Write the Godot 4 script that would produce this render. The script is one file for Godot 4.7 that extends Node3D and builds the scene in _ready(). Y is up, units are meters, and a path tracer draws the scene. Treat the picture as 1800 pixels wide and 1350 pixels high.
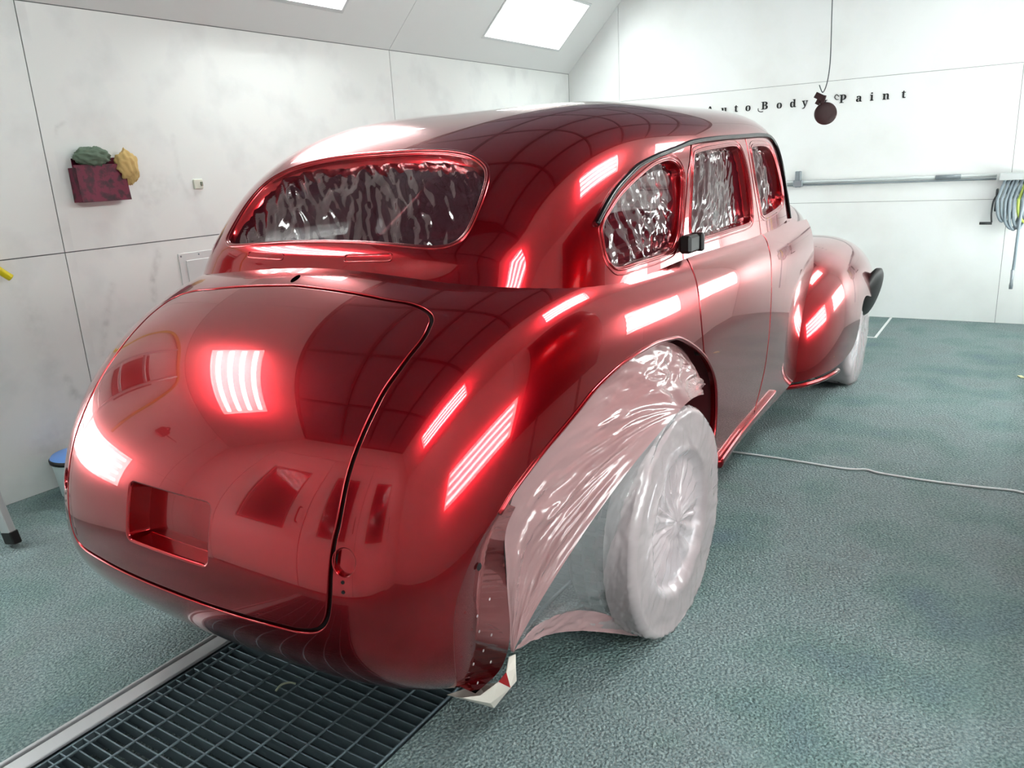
extends Node3D
# A red sedan body, masked and freshly painted, standing in a white spray booth.
# x runs forward along the car, y up, z to the car's right; the origin is on the floor under the rear axle.

const WALL_Z := 2.13
const FRONT_X := 4.94
const REAR_X := -2.75
const EAVE := 2.16
const CEIL := 2.86

var M := {}
var taken := {}
var car_node: Node3D

func _ready() -> void:
	setup_camera()
	setup_world()
	make_materials()
	build_room()
	build_lights()
	build_floor_grate()
	build_car()
	build_masking()
	build_wall_things()
	build_small_things()


func setup_camera() -> void:
	var cam := Camera3D.new()
	cam.name = "camera"
	var right := Vector3(0.5360, -0.0531, 0.8425)
	var fwd := Vector3(0.8055, -0.2676, -0.5287)
	right = (right - fwd * right.dot(fwd)).normalized()
	var up := right.cross(fwd).normalized()
	cam.transform = Transform3D(Basis(right, up, -fwd.normalized()), Vector3(-2.03, 1.36, 1.62))
	cam.fov = 2.0 * rad_to_deg(atan(675.0 / 1379.5))
	cam.near = 0.05
	cam.far = 60.0
	add_child(cam)
	cam.current = true


func setup_world() -> void:
	var env := Environment.new()
	env.background_mode = Environment.BG_COLOR
	env.background_color = Color(0.02, 0.02, 0.02)
	env.tonemap_mode = Environment.TONE_MAPPER_LINEAR
	env.tonemap_exposure = 1.4
	env.sdfgi_enabled = true
	env.ssao_enabled = true
	env.ssil_enabled = true
	var we := WorldEnvironment.new()
	we.name = "world"
	we.environment = env
	add_child(we)


# ---------------------------------------------------------------- naming helpers
func numbered(n: String) -> String:
	if not taken.has(n):
		taken[n] = 0
		return n
	taken[n] += 1
	return "%s_%03d" % [n, taken[n]]


func tag(o: Node, label: String, category: String, group := "") -> Node:
	o.set_meta("label", label)
	o.set_meta("category", category)
	if group:
		o.set_meta("group", group)
	return o


func thing(n: String, label: String, category: String, at := Vector3.ZERO, group := "") -> Node3D:
	var o := Node3D.new()
	o.name = numbered(n)
	add_child(o)
	o.position = at
	tag(o, label, category, group)
	return o


func struct_node(n: String) -> Node3D:
	var o := Node3D.new()
	o.name = n
	o.set_meta("kind", "structure")
	add_child(o)
	return o


func put(n: String, mesh: Mesh, mat: Material, parent: Node = self, label := "") -> MeshInstance3D:
	var o := MeshInstance3D.new()
	o.name = numbered(n) if parent == self else n
	o.mesh = mesh
	o.material_override = mat
	parent.add_child(o, true)
	if label:
		o.set_meta("label", label)
	return o


# ---------------------------------------------------------------- mesh helpers
func tool() -> SurfaceTool:
	var st := SurfaceTool.new()
	st.begin(Mesh.PRIMITIVE_TRIANGLES)
	return st


func tri(st: SurfaceTool, a: Vector3, b: Vector3, c: Vector3) -> void:
	# a, b, c counter-clockwise seen from outside
	st.add_vertex(a); st.add_vertex(c); st.add_vertex(b)


func quad(st: SurfaceTool, a: Vector3, b: Vector3, c: Vector3, d: Vector3) -> void:
	tri(st, a, b, c)
	tri(st, a, c, d)


# box with chamfered edges, flat shaded, centred on c, axes given by basis
func add_box(st: SurfaceTool, c: Vector3, s: Vector3, ch := 0.0, bas := Basis()) -> void:
	st.set_smooth_group(-1)
	var h := s * 0.5
	if ch <= 0.0:
		for ax in 3:
			for sg in [-1.0, 1.0]:
				var n := Vector3.ZERO; n[ax] = sg
				var u := Vector3.ZERO; u[(ax + 1) % 3] = 1.0
				var v := Vector3.ZERO; v[(ax + 2) % 3] = 1.0
				if sg < 0: var w := u; u = v; v = w
				quad(st, c + bas * (h * (n - u - v)), c + bas * (h * (n + u - v)), c + bas * (h * (n + u + v)), c + bas * (h * (n - u + v)))
		return
	ch = minf(ch, minf(h.x, minf(h.y, h.z)) * 0.95)
	var i := h - Vector3.ONE * ch
	for ax in 3:
		for sg in [-1.0, 1.0]:
			var n := Vector3.ZERO; n[ax] = sg * h[ax]
			var u := Vector3.ZERO; u[(ax + 1) % 3] = i[(ax + 1) % 3]
			var v := Vector3.ZERO; v[(ax + 2) % 3] = i[(ax + 2) % 3]
			if sg < 0: var w := u; u = v; v = w
			quad(st, c + bas * (n - u - v), c + bas * (n + u - v), c + bas * (n + u + v), c + bas * (n - u + v))
	for ax in 3:
		var b := (ax + 1) % 3
		var d := (ax + 2) % 3
		for sb in [-1.0, 1.0]:
			for sd in [-1.0, 1.0]:
				var p := Vector3.ZERO; p[b] = sb * h[b]; p[d] = sd * i[d]
				var q := Vector3.ZERO; q[b] = sb * i[b]; q[d] = sd * h[d]
				var e := Vector3.ZERO; e[ax] = i[ax]
				if _out(p, q, e): quad(st, c + bas * (p + e), c + bas * (p - e), c + bas * (q - e), c + bas * (q + e))
				else: quad(st, c + bas * (p - e), c + bas * (p + e), c + bas * (q + e), c + bas * (q - e))
	for sx in [-1.0, 1.0]:
		for sy in [-1.0, 1.0]:
			for sz in [-1.0, 1.0]:
				var p := Vector3(sx * h.x, sy * i.y, sz * i.z)
				var q := Vector3(sx * i.x, sy * h.y, sz * i.z)
				var r := Vector3(sx * i.x, sy * i.y, sz * h.z)
				if sx * sy * sz > 0: tri(st, c + bas * p, c + bas * q, c + bas * r)
				else: tri(st, c + bas * p, c + bas * r, c + bas * q)


func _out(p: Vector3, q: Vector3, e: Vector3) -> bool:
	# whether (p+e, p-e, q-e) runs counter-clockwise seen from outside
	return (-2.0 * e).cross(q - p).dot(p + q) > 0.0


func box(s: Vector3, ch := 0.004) -> ArrayMesh:
	var st := tool()
	add_box(st, Vector3.ZERO, s, ch)
	st.generate_normals()
	return st.commit()


func finish(st: SurfaceTool, smooth_normals := true) -> ArrayMesh:
	if smooth_normals:
		st.index()
	st.generate_normals()
	return st.commit()


# tube along points
func add_tube(st: SurfaceTool, pts: PackedVector3Array, r: float, seg := 8, closed := false, caps := true, rr := PackedFloat32Array()) -> void:
	st.set_smooth_group(0)
	var n := pts.size()
	var rings := []
	var up := Vector3.UP
	for i in n:
		var a := pts[(i - 1 + n) % n] if (i > 0 or closed) else pts[0]
		var b := pts[(i + 1) % n] if (i < n - 1 or closed) else pts[n - 1]
		var t := (b - a).normalized()
		if absf(up.dot(t)) > 0.95:
			up = Vector3.RIGHT if absf(t.x) < 0.8 else Vector3.FORWARD
		var s := t.cross(up).normalized()
		var w := s.cross(t).normalized()
		up = w
		var ring := PackedVector3Array()
		var rad := rr[i] if rr.size() == n else r
		for k in seg:
			var an := TAU * k / seg
			ring.append(pts[i] + (s * cos(an) + w * sin(an)) * rad)
		rings.append(ring)
	var last := n if closed else n - 1
	for i in last:
		var ra: PackedVector3Array = rings[i]
		var rb: PackedVector3Array = rings[(i + 1) % n]
		for k in seg:
			var k2 := (k + 1) % seg
			quad(st, ra[k], ra[k2], rb[k2], rb[k])
	if caps and not closed:
		for k in range(1, seg - 1):
			tri(st, rings[0][0], rings[0][k + 1], rings[0][k])
			tri(st, rings[n - 1][0], rings[n - 1][k], rings[n - 1][k + 1])


func tube(pts: PackedVector3Array, r: float, seg := 8, closed := false) -> ArrayMesh:
	var st := tool()
	add_tube(st, pts, r, seg, closed)
	return finish(st)


func smooth_path(pts: Array, per := 6, closed := false) -> PackedVector3Array:
	var out := PackedVector3Array()
	var n := pts.size()
	var last := n if closed else n - 1
	for i in last:
		var p0: Vector3 = pts[(i - 1 + n) % n] if (closed or i > 0) else pts[i]
		var p1: Vector3 = pts[i]
		var p2: Vector3 = pts[(i + 1) % n]
		var p3: Vector3 = pts[(i + 2) % n] if (closed or i + 2 < n) else p2
		for k in per:
			out.append(p1.cubic_interpolate(p2, p0, p3, float(k) / per))
	if not closed:
		out.append(pts[n - 1])
	return out


func smooth_uv(flat: Array, per := 5, closed := false) -> PackedVector2Array:
	var pts: Array[Vector2] = []
	for i in flat.size() / 2:
		pts.append(Vector2(flat[2 * i], flat[2 * i + 1]))
	var out := PackedVector2Array()
	var n := pts.size()
	var last := n if closed else n - 1
	for i in last:
		var p0: Vector2 = pts[(i - 1 + n) % n] if (closed or i > 0) else pts[i]
		var p2: Vector2 = pts[(i + 1) % n]
		var p3: Vector2 = pts[(i + 2) % n] if (closed or i + 2 < n) else p2
		for k in per:
			out.append(pts[i].cubic_interpolate(p2, p0, p3, float(k) / per))
	if not closed:
		out.append(pts[n - 1])
	return out


# surface of revolution about axis (unit) through c; profile = Vector2(radius, along)
func add_lathe(st: SurfaceTool, c: Vector3, axis: Vector3, profile: Array, seg := 48) -> void:
	st.set_smooth_group(0)
	var s := axis.cross(Vector3.UP if absf(axis.y) < 0.9 else Vector3.RIGHT).normalized()
	var w := axis.cross(s).normalized()
	for i in profile.size() - 1:
		var a: Vector2 = profile[i]
		var b: Vector2 = profile[i + 1]
		for k in seg:
			var a0 := TAU * k / seg
			var a1 := TAU * (k + 1) / seg
			var d0 := s * cos(a0) + w * sin(a0)
			var d1 := s * cos(a1) + w * sin(a1)
			var p := c + axis * a.y + d0 * a.x
			var q := c + axis * a.y + d1 * a.x
			var r := c + axis * b.y + d1 * b.x
			var t := c + axis * b.y + d0 * b.x
			if a.x > 1e-6: tri(st, p, q, r)
			if b.x > 1e-6: tri(st, p, r, t)


func lathe(c: Vector3, axis: Vector3, profile: Array, seg := 48) -> ArrayMesh:
	var st := tool()
	add_lathe(st, c, axis, profile, seg)
	return finish(st)


# ---------------------------------------------------------------- body surfaces
# The upper body (cabin) and the lower body are two smooth closed shapes; where they meet lies the belt crease.
func f_upper(p: Vector3) -> float:
	var z := absf(p.z)
	var z2 := z * z
	var a := 1.5847 * (1.0 + 0.0677 * z2)
	var b := 2.0992 * (1.0 + 0.0157 * z2)
	# a slight swelling under the rear window
	var e := (p.y - 1.165) / 0.045
	if e * e < 16.0 and p.x < 0.4:
		a *= 1.0 + 0.016 * exp(-e * e - z2 * z2 / 0.0625)
	var dx := maxf(maxf(0.8744 - p.x, 0.0) / a + maxf(p.x - 1.221, 0.0) / 1.1593, 1e-6)
	var dy := maxf(p.y + 0.5381, 1e-6) / b
	var s := pow(pow(dx, 3.6376) + pow(dy, 3.6376), 4.1752 / 3.6376)
	var yy := maxf(p.y - 1.05, -0.3)
	var c := maxf(0.0, 0.6 - p.x)
	var d := maxf(0.0, p.x - 0.8)
	var v := 0.7811 + 0.1234 * yy + 0.5601 * yy * yy + 0.0967 * c * c + 0.0008 * d * d
	return pow(pow(z / maxf(v, 0.1), 4.1752) + s, 1.0 / 4.1752) - 1.0


func f_lower(p: Vector3) -> float:
	var z := absf(p.z)
	var z2 := z * z
	var a := 0.9958 * (1.0 - 0.1347 * z2)
	var b := 0.7299 * (1.0 - 0.1587 * z2) - 0.0154 * clampf(p.x + 0.4, 0.0, 1.5)
	var dx := maxf(-0.0919 - p.x, 1e-6) / a
	var dy := maxf((p.y - 0.4404) / b if p.y > 0.4404 else (0.4404 - p.y) / 0.3972, 1e-6)
	var s := pow(pow(dx, 2.1162) + pow(dy, 2.1162), 7.8053 / 2.1162)
	var c := maxf(0.0, 0.5 - p.x)
	var d := maxf(0.0, p.x - 1.2)
	var h := maxf(0.0, p.y - 0.85)
	var l := maxf(0.0, 0.85 - p.y)
	var w := (0.7823 - 0.0355 * c * c - 0.04 * d * d) * (1.0 + 0.1974 * h * h - 0.0132 * l * l)
	return pow(pow(z / maxf(w, 0.2), 7.8053) + s, 1.0 / 7.8053) - 1.0


# front fender, right-hand side
func f_fender(p: Vector3) -> float:
	var dx := absf(p.x - 2.72) / (1.03 if p.x < 2.72 else 0.95)
	var dy := (p.y - 0.30) / 0.575 if p.y > 0.30 else (0.30 - p.y) / 0.9
	var s := pow(pow(maxf(dx, 1e-6), 2.5) + pow(maxf(dy, 1e-6), 2.5), 3.4 / 2.5)
	return pow(s + pow(absf(p.z - 0.46) / 0.46, 3.4), 1.0 / 3.4) - 1.0


func f_hood(p: Vector3) -> float:
	var dx := absf(p.x - 2.6) / 1.25
	var dy := absf(p.y - 0.55) / 0.56
	var wz := 0.66 - 0.20 * clampf((p.x - 1.9) / 1.9, 0.0, 1.0)
	return pow(pow(maxf(dx, 1e-6), 4.0) + pow(maxf(dy, 1e-6), 3.0) + pow(absf(p.z) / wz, 3.0), 1.0 / 3.0) - 1.0


func grad(f: Callable, p: Vector3) -> Vector3:
	const E := 0.0006
	return Vector3(f.call(p + Vector3(E, 0, 0)) - f.call(p - Vector3(E, 0, 0)), f.call(p + Vector3(0, E, 0)) - f.call(p - Vector3(0, E, 0)), f.call(p + Vector3(0, 0, E)) - f.call(p - Vector3(0, 0, E))).normalized()


# rays from a U-shaped line inside the body: (origin, direction) for u along the line and elevation v
func ray_lower(u: float, v: float) -> Array:
	var a := absf(u)
	var s := signf(u) if u != 0.0 else 1.0
	var o: Vector3
	var d: Vector3
	if a <= 0.3:
		o = Vector3(-0.4, 0.55, a)
		d = Vector3(-1, 0, 0)
	elif a < 0.9:
		var an := (a - 0.3) / 0.6 * PI * 0.5
		o = Vector3(-0.4, 0.55, 0.3)
		d = Vector3(-cos(an), 0, sin(an))
	else:
		o = Vector3(-0.4 + a - 0.9, 0.55, 0.3)
		d = Vector3(0, 0, 1)
	d = d * cos(v) + Vector3(0, sin(v), 0)
	return [Vector3(o.x, o.y, o.z * s), Vector3(d.x, d.y, d.z * s)]


func ray_upper(u: float, v: float) -> Array:
	var a := absf(u)
	var s := signf(u) if u != 0.0 else 1.0
	var o: Vector3
	var d: Vector3
	if a < 0.9:
		var an := a / 0.9 * PI * 0.5
		o = Vector3(0.5, 0.95, 0)
		d = Vector3(-cos(an), 0, sin(an))
	elif a <= 1.9:
		o = Vector3(0.5 + a - 0.9, 0.95, 0)
		d = Vector3(0, 0, 1)
	else:
		var an := (a - 1.9) / 0.9 * PI * 0.5
		o = Vector3(1.5, 0.95, 0)
		d = Vector3(sin(an), 0, cos(an))
	d = d * cos(v) + Vector3(0, sin(v), 0)
	return [o, Vector3(d.x, d.y, d.z * s)]


func ray_fender(u: float, v: float) -> Array:
	# u: angle in plan from straight back (0) over the outside (PI/2) to the front (PI); v: elevation
	var d := Vector3(-cos(u), 0, sin(u)) * cos(v) + Vector3(0, sin(v), 0)
	return [Vector3(2.72, 0.30, 0.46), d]


func ray_hood(u: float, v: float) -> Array:
	# u along x, v: angle over the top from the right side (0) to the left (PI)
	return [Vector3(u, 0.55, 0), Vector3(0, sin(v), cos(v))]


func shoot(f: Callable, r: Array, top := 2.2) -> Vector3:
	var o: Vector3 = r[0]
	var d: Vector3 = r[1]
	var lo := 0.0
	var hi := top
	var flo := -1.0
	var fhi: float = f.call(o + d * hi)
	if fhi < 0.0:
		return o + d * hi
	# Illinois false position
	var side := 0
	var t := 0.0
	for i in 40:
		t = hi - fhi * (hi - lo) / (fhi - flo)
		if i < 3: t = (lo + hi) * 0.5
		var ft: float = f.call(o + d * t)
		if absf(ft) < 2e-7: break
		if ft < 0.0:
			lo = t; flo = ft
			if side == -1: fhi *= 0.5
			side = -1
		else:
			hi = t; fhi = ft
			if side == 1: flo *= 0.5
			side = 1
	return o + d * t


func on_lower(u: float, v: float) -> Vector3: return shoot(f_lower, ray_lower(u, v), 1.6)
func on_upper(u: float, v: float) -> Vector3: return shoot(f_upper, ray_upper(u, v), 1.6)
func on_fender(u: float, v: float) -> Vector3: return shoot(f_fender, ray_fender(u, v), 1.4)
func on_hood(u: float, v: float) -> Vector3: return shoot(f_hood, ray_hood(u, v), 1.2)
func up_lower(p: Vector3) -> Vector3: return grad(f_lower, p)
func up_upper(p: Vector3) -> Vector3: return grad(f_upper, p)
func up_fender(p: Vector3) -> Vector3: return grad(f_fender, p)
func up_hood(p: Vector3) -> Vector3: return grad(f_hood, p)


# A sheet of body metal: the part of a surface inside «outer» and outside «holes» (polygons in u, v), on a grid of step.
# Its edges are rolled inwards by the profile roll: [[out, down], ...]. Returns [vertices, normals, indices].
func sheet(on: Callable, up: Callable, outer: PackedVector2Array, holes: Array, step: Vector2, roll: Array, hole_rolls := {}, warp: Variant = null) -> Array:
	var V := PackedVector3Array()
	var N := PackedVector3Array()
	var I := PackedInt32Array()
	var known := {}
	var lo := outer[0]
	var hi := outer[0]
	for p in outer:
		lo = lo.min(p); hi = hi.max(p)
	var x0 := int(floor(lo.x / step.x))
	var x1 := int(ceil(hi.x / step.x))
	var y0 := int(floor(lo.y / step.y))
	var y1 := int(ceil(hi.y / step.y))
	# cells crossed by an edge
	var crossed := {}
	var loops := [outer]
	loops.append_array(holes)
	for loop: PackedVector2Array in loops:
		for i in loop.size():
			var a := loop[i]
			var b := loop[(i + 1) % loop.size()]
			var n := int(ceil(((b - a) / step).length() * 3.0)) + 1
			for k in n + 1:
				var q := a.lerp(b, float(k) / n) / step
				var cx := int(floor(q.x)); var cy := int(floor(q.y))
				crossed[Vector2i(cx, cy)] = true
				var fx := q.x - cx; var fy := q.y - cy
				if fx < 0.34: crossed[Vector2i(cx - 1, cy)] = true
				if fx > 0.66: crossed[Vector2i(cx + 1, cy)] = true
				if fy < 0.34: crossed[Vector2i(cx, cy - 1)] = true
				if fy > 0.66: crossed[Vector2i(cx, cy + 1)] = true
	var vert := func(q: Vector2) -> int:
		var key := Vector2i(roundi(q.x * 20000.0), roundi(q.y * 20000.0))
		if known.has(key):
			return known[key]
		var p: Vector3 = on.call(q.x, q.y)
		var nn: Vector3 = up.call(p)
		if warp != null:
			p = warp.call(q, p, nn)
		V.append(p)
		N.append(nn)
		known[key] = V.size() - 1
		return V.size() - 1
	for cx in range(x0, x1):
		for cy in range(y0, y1):
			var r := PackedVector2Array([Vector2(cx, cy) * step, Vector2(cx + 1, cy) * step, Vector2(cx + 1, cy + 1) * step, Vector2(cx, cy + 1) * step])
			if not crossed.has(Vector2i(cx, cy)):
				var mid := (r[0] + r[2]) * 0.5
				if not surely_in(mid, outer): continue
				var out := false
				for h: PackedVector2Array in holes:
					if surely_in(mid, h): out = true
				if out: continue
				var a: int = vert.call(r[0]); var b: int = vert.call(r[1]); var c: int = vert.call(r[2]); var d: int = vert.call(r[3])
				I.append_array([a, b, c, a, c, d])
				continue
			var pieces := Geometry2D.intersect_polygons(r, outer)
			for h: PackedVector2Array in holes:
				var next: Array[PackedVector2Array] = []
				for piece in pieces:
					next.append_array(Geometry2D.clip_polygons(piece, h))
				pieces = next
			for piece in pieces:
				var tt := Geometry2D.triangulate_polygon(piece)
				if tt.is_empty():
					for k in range(1, piece.size() - 1): tt.append_array([0, k, k + 1])
				for k in tt.size() / 3:
					var ia: int = vert.call(piece[tt[3 * k]]); var ib: int = vert.call(piece[tt[3 * k + 1]]); var ic: int = vert.call(piece[tt[3 * k + 2]])
					if ia != ib and ib != ic and ic != ia:
						if (piece[tt[3 * k + 1]] - piece[tt[3 * k]]).cross(piece[tt[3 * k + 2]] - piece[tt[3 * k]]) < 0.0: I.append_array([ia, ic, ib])
						else: I.append_array([ia, ib, ic])
	# make every triangle face outwards
	for k in I.size() / 3:
		var a := V[I[3 * k]]; var b := V[I[3 * k + 1]]; var c := V[I[3 * k + 2]]
		if (b - a).cross(c - a).dot(N[I[3 * k]] + N[I[3 * k + 1]] + N[I[3 * k + 2]]) > 0.0:
			var t := I[3 * k + 1]; I[3 * k + 1] = I[3 * k + 2]; I[3 * k + 2] = t
	# rolled edges
	for li in loops.size():
		var prof: Array = roll if li == 0 else hole_rolls.get(li - 1, roll)
		if prof.is_empty(): continue
		add_roll(V, N, I, on, up, loops[li], li > 0, prof, warp)
	return [V, N, I]


# asks three times: a ray through a corner of the polygon can mislead once
func surely_in(q: Vector2, poly: PackedVector2Array) -> bool:
	var n := 0
	for d in [Vector2.ZERO, Vector2(0.00131, 0.00077), Vector2(-0.00093, 0.00119)]:
		if Geometry2D.is_point_in_polygon(q + d, poly): n += 1
	return n >= 2


func add_roll(V: PackedVector3Array, N: PackedVector3Array, I: PackedInt32Array, on: Callable, up: Callable, loop: PackedVector2Array, hole: bool, prof: Array, warp: Variant = null) -> void:
	var n := loop.size()
	var area := 0.0
	for i in n: area += loop[i].cross(loop[(i + 1) % n])
	var sg := 1.0 if (area > 0.0) != hole else -1.0
	var P := PackedVector3Array()
	var U := PackedVector3Array()
	for i in n:
		var p: Vector3 = on.call(loop[i].x, loop[i].y)
		var nn: Vector3 = up.call(p)
		if warp != null: p = warp.call(loop[i], p, nn)
		P.append(p)
		U.append(nn)
	var base := V.size()
	var m := prof.size()
	var flip := 1.0
	# which way is out: look a little outside the loop in u, v
	for i in n:
		var d := loop[(i + 1) % n] - loop[(i - 1 + n) % n]
		if d.length() < 1e-6: continue
		var q := loop[i] + Vector2(d.y, -d.x).normalized() * 0.01 * sg
		var t := P[(i + 1) % n] - P[(i - 1 + n) % n]
		flip = signf(t.cross(U[i]).dot(on.call(q.x, q.y) - P[i]))
		break
	for i in n:
		var t := (P[(i + 1) % n] - P[(i - 1 + n) % n]).normalized()
		var b := t.cross(U[i]).normalized() * flip
		for k in m:
			var o: float = prof[k][0]
			var w: float = prof[k][1]
			V.append(P[i] + b * o - U[i] * w)
			var k0 := maxi(k - 1, 0)
			var k1 := mini(k + 1, m - 1)
			var e := Vector2(prof[k1][0] - prof[k0][0], prof[k1][1] - prof[k0][1]).normalized()
			N.append(U[i] if k == 0 else (U[i] * e.x + b * e.y).normalized())
	for i in n:
		var j := (i + 1) % n
		if P[i].distance_to(P[j]) < 1e-6 or loop[i].y > 1.5 or absf(loop[i].x) > 3.44 and loop[i].x * loop[j].x < 0.0: continue
		if absf(loop[i].x) > 2.79 and absf(loop[j].x) > 2.79 and loop[i].y > 0.1: continue
		for k in m - 1:
			var a := base + i * m + k
			var b2 := base + j * m + k
			var idx := [a, b2, b2 + 1, a, b2 + 1, a + 1]
			var nrm := (V[b2] - V[a]).cross(V[b2 + 1] - V[a])
			if nrm.dot(N[a] + N[b2 + 1]) > 0.0: idx = [a, b2 + 1, b2, a, a + 1, b2 + 1]
			I.append_array(idx)


const ROLL := [[0.0, 0.0], [0.002, 0.0006], [0.0034, 0.0022], [0.004, 0.0055], [0.004, 0.022]]
const ROLL_WINDOW := [[0.0, 0.0], [0.003, 0.001], [0.0055, 0.004], [0.0065, 0.009], [0.0085, 0.034], [0.02, 0.040]]


# moves a loop on the surface by dist metres, outwards if positive
func grow(on: Callable, loop: PackedVector2Array, dist: float) -> PackedVector2Array:
	var n := loop.size()
	var area := 0.0
	for i in n: area += loop[i].cross(loop[(i + 1) % n])
	var sg := 1.0 if area > 0.0 else -1.0
	var out := PackedVector2Array()
	for i in n:
		var q := loop[i]
		var p: Vector3 = on.call(q.x, q.y)
		var su: Vector3 = (on.call(q.x + 0.003, q.y) - p) / 0.003
		var sv: Vector3 = (on.call(q.x, q.y + 0.003) - p) / 0.003
		var d := loop[(i + 1) % n] - loop[(i - 1 + n) % n]
		if d.length() < 1e-7:
			out.append(q); continue
		var t := (su * d.x + sv * d.y).normalized()
		var nn := su.cross(sv).normalized()
		var b := t.cross(nn) * sg * dist
		var e := su.dot(su); var f := su.dot(sv); var g := sv.dot(sv)
		var bu := b.dot(su); var bv := b.dot(sv)
		var det := e * g - f * f
		out.append(q + Vector2(bu * g - bv * f, bv * e - bu * f) / det)
	return out


func mesh_of(a: Array, mirrored := false) -> ArrayMesh:
	var V: PackedVector3Array = a[0].duplicate()
	var N: PackedVector3Array = a[1].duplicate()
	var I: PackedInt32Array = a[2].duplicate()
	if mirrored:
		for i in V.size():
			V[i].z = -V[i].z
			N[i].z = -N[i].z
		for k in I.size() / 3:
			var t := I[3 * k]; I[3 * k] = I[3 * k + 1]; I[3 * k + 1] = t
	var arr := []
	arr.resize(Mesh.ARRAY_MAX)
	arr[Mesh.ARRAY_VERTEX] = V
	arr[Mesh.ARRAY_NORMAL] = N
	arr[Mesh.ARRAY_INDEX] = I
	var m := ArrayMesh.new()
	m.add_surface_from_arrays(Mesh.PRIMITIVE_TRIANGLES, arr)
	return m


# new normals from the triangles themselves
func renormal(a: Array) -> Array:
	var V: PackedVector3Array = a[0]
	var I: PackedInt32Array = a[2]
	var N := PackedVector3Array()
	N.resize(V.size())
	for k in I.size() / 3:
		var n := (V[I[3 * k + 2]] - V[I[3 * k]]).cross(V[I[3 * k + 1]] - V[I[3 * k]])
		for j in 3: N[I[3 * k + j]] += n
	for i in N.size(): N[i] = N[i].normalized()
	return [V, N, I]


func mirror_uv(l: PackedVector2Array) -> PackedVector2Array:
	var out := PackedVector2Array()
	for i in range(l.size() - 1, -1, -1): out.append(Vector2(-l[i].x, l[i].y))
	return out


# a closed symmetrical loop from its right-hand half (top centre to bottom centre)
func both_halves(right: PackedVector2Array) -> PackedVector2Array:
	var out := right.duplicate()
	for i in range(right.size() - 1, -1, -1):
		if absf(right[i].x) > 1e-4: out.append(Vector2(-right[i].x, right[i].y))
	return out


func densify(l: PackedVector2Array, most := 0.015) -> PackedVector2Array:
	var out := PackedVector2Array()
	for i in l.size():
		var a := l[i]
		var b := l[(i + 1) % l.size()]
		var n := maxi(1, int(ceil(a.distance_to(b) / most)))
		for k in n: out.append(a.lerp(b, float(k) / n))
	return out


func bead(on: Callable, up: Callable, loop: PackedVector2Array, r: float, sink := 0.3, closed := true) -> ArrayMesh:
	var pts := PackedVector3Array()
	for q in loop:
		var p: Vector3 = on.call(q.x, q.y)
		pts.append(p - up.call(p) * r * sink)
	return tube(pts, r, 8, closed)


# ---------------------------------------------------------------- the car
const LID := [0.0, 1.225, 0.1, 1.215, 0.2, 1.205, 0.3, 1.192, 0.39, 1.177, 0.467, 1.152, 0.522, 1.108, 0.553, 1.057, 0.562, 1.010, 0.555, 0.964, 0.539, 0.898, 0.512, 0.821, 0.490, 0.744, 0.469, 0.661, 0.453, 0.559, 0.439, 0.449, 0.430, 0.345, 0.424, 0.206, 0.418, 0.127, 0.414, 0.041, 0.411, -0.048, 0.405, -0.112, 0.391, -0.152, 0.366, -0.169, 0.33, -0.172, 0.225, -0.174, 0.1, -0.173, 0.0, -0.172]
const REAR_WIN := [0.0, 0.598, 0.07, 0.593, 0.135, 0.577, 0.195, 0.549, 0.248, 0.506, 0.279, 0.455, 0.287, 0.410, 0.282, 0.351, 0.270, 0.283, 0.258, 0.240, 0.242, 0.220, 0.215, 0.215, 0.16, 0.226, 0.08, 0.240, 0.0, 0.245]
const QUARTER_WIN := [0.474, 0.211, 0.476, 0.259, 0.497, 0.301, 0.541, 0.365, 0.611, 0.436, 0.685, 0.491, 0.765, 0.522, 0.818, 0.515, 0.842, 0.475, 0.823, 0.384, 0.793, 0.262, 0.752, 0.190, 0.705, 0.168, 0.574, 0.149, 0.507, 0.138, 0.486, 0.152, 0.477, 0.179]
const REAR_DOOR_WIN := [0.963, 0.535, 0.995, 0.553, 1.09, 0.565, 1.24, 0.573, 1.40, 0.580, 1.468, 0.571, 1.494, 0.523, 1.528, 0.400, 1.551, 0.262, 1.542, 0.212, 1.48, 0.195, 1.224, 0.194, 0.945, 0.194, 0.890, 0.210, 0.873, 0.266, 0.910, 0.436]
const FRONT_DOOR_WIN := [1.640, 0.567, 1.73, 0.576, 1.849, 0.574, 1.92, 0.547, 1.965, 0.466, 2.025, 0.315, 2.015, 0.258, 1.935, 0.231, 1.76, 0.211, 1.700, 0.222, 1.676, 0.262, 1.618, 0.431, 1.615, 0.531]
const GAP_REAR_UP := [0.972, 0.592, 0.917, 0.524, 0.878, 0.466, 0.842, 0.355, 0.817, 0.259, 0.803, 0.192, 0.803, 0.10]
const GAP_MID_UP := [1.589, 0.615, 1.565, 0.54, 1.566, 0.458, 1.592, 0.36, 1.625, 0.271, 1.652, 0.18, 1.664, 0.10]
const GUTTER := [0.459, 0.259, 0.483, 0.309, 0.516, 0.365, 0.557, 0.415, 0.605, 0.463, 0.67, 0.505, 0.742, 0.539, 0.85, 0.573, 0.975, 0.594, 1.245, 0.609, 1.602, 0.620, 1.813, 0.626, 1.95, 0.620, 2.01, 0.570, 2.035, 0.461, 2.082, 0.312, 2.125, 0.193, 2.14, 0.14]
const GAP_REAR_LOW := [1.715, 0.95, 1.702, 0.865, 1.686, 0.800, 1.678, 0.730, 1.674, 0.652, 1.677, 0.569, 1.687, 0.476, 1.703, 0.36]
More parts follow.
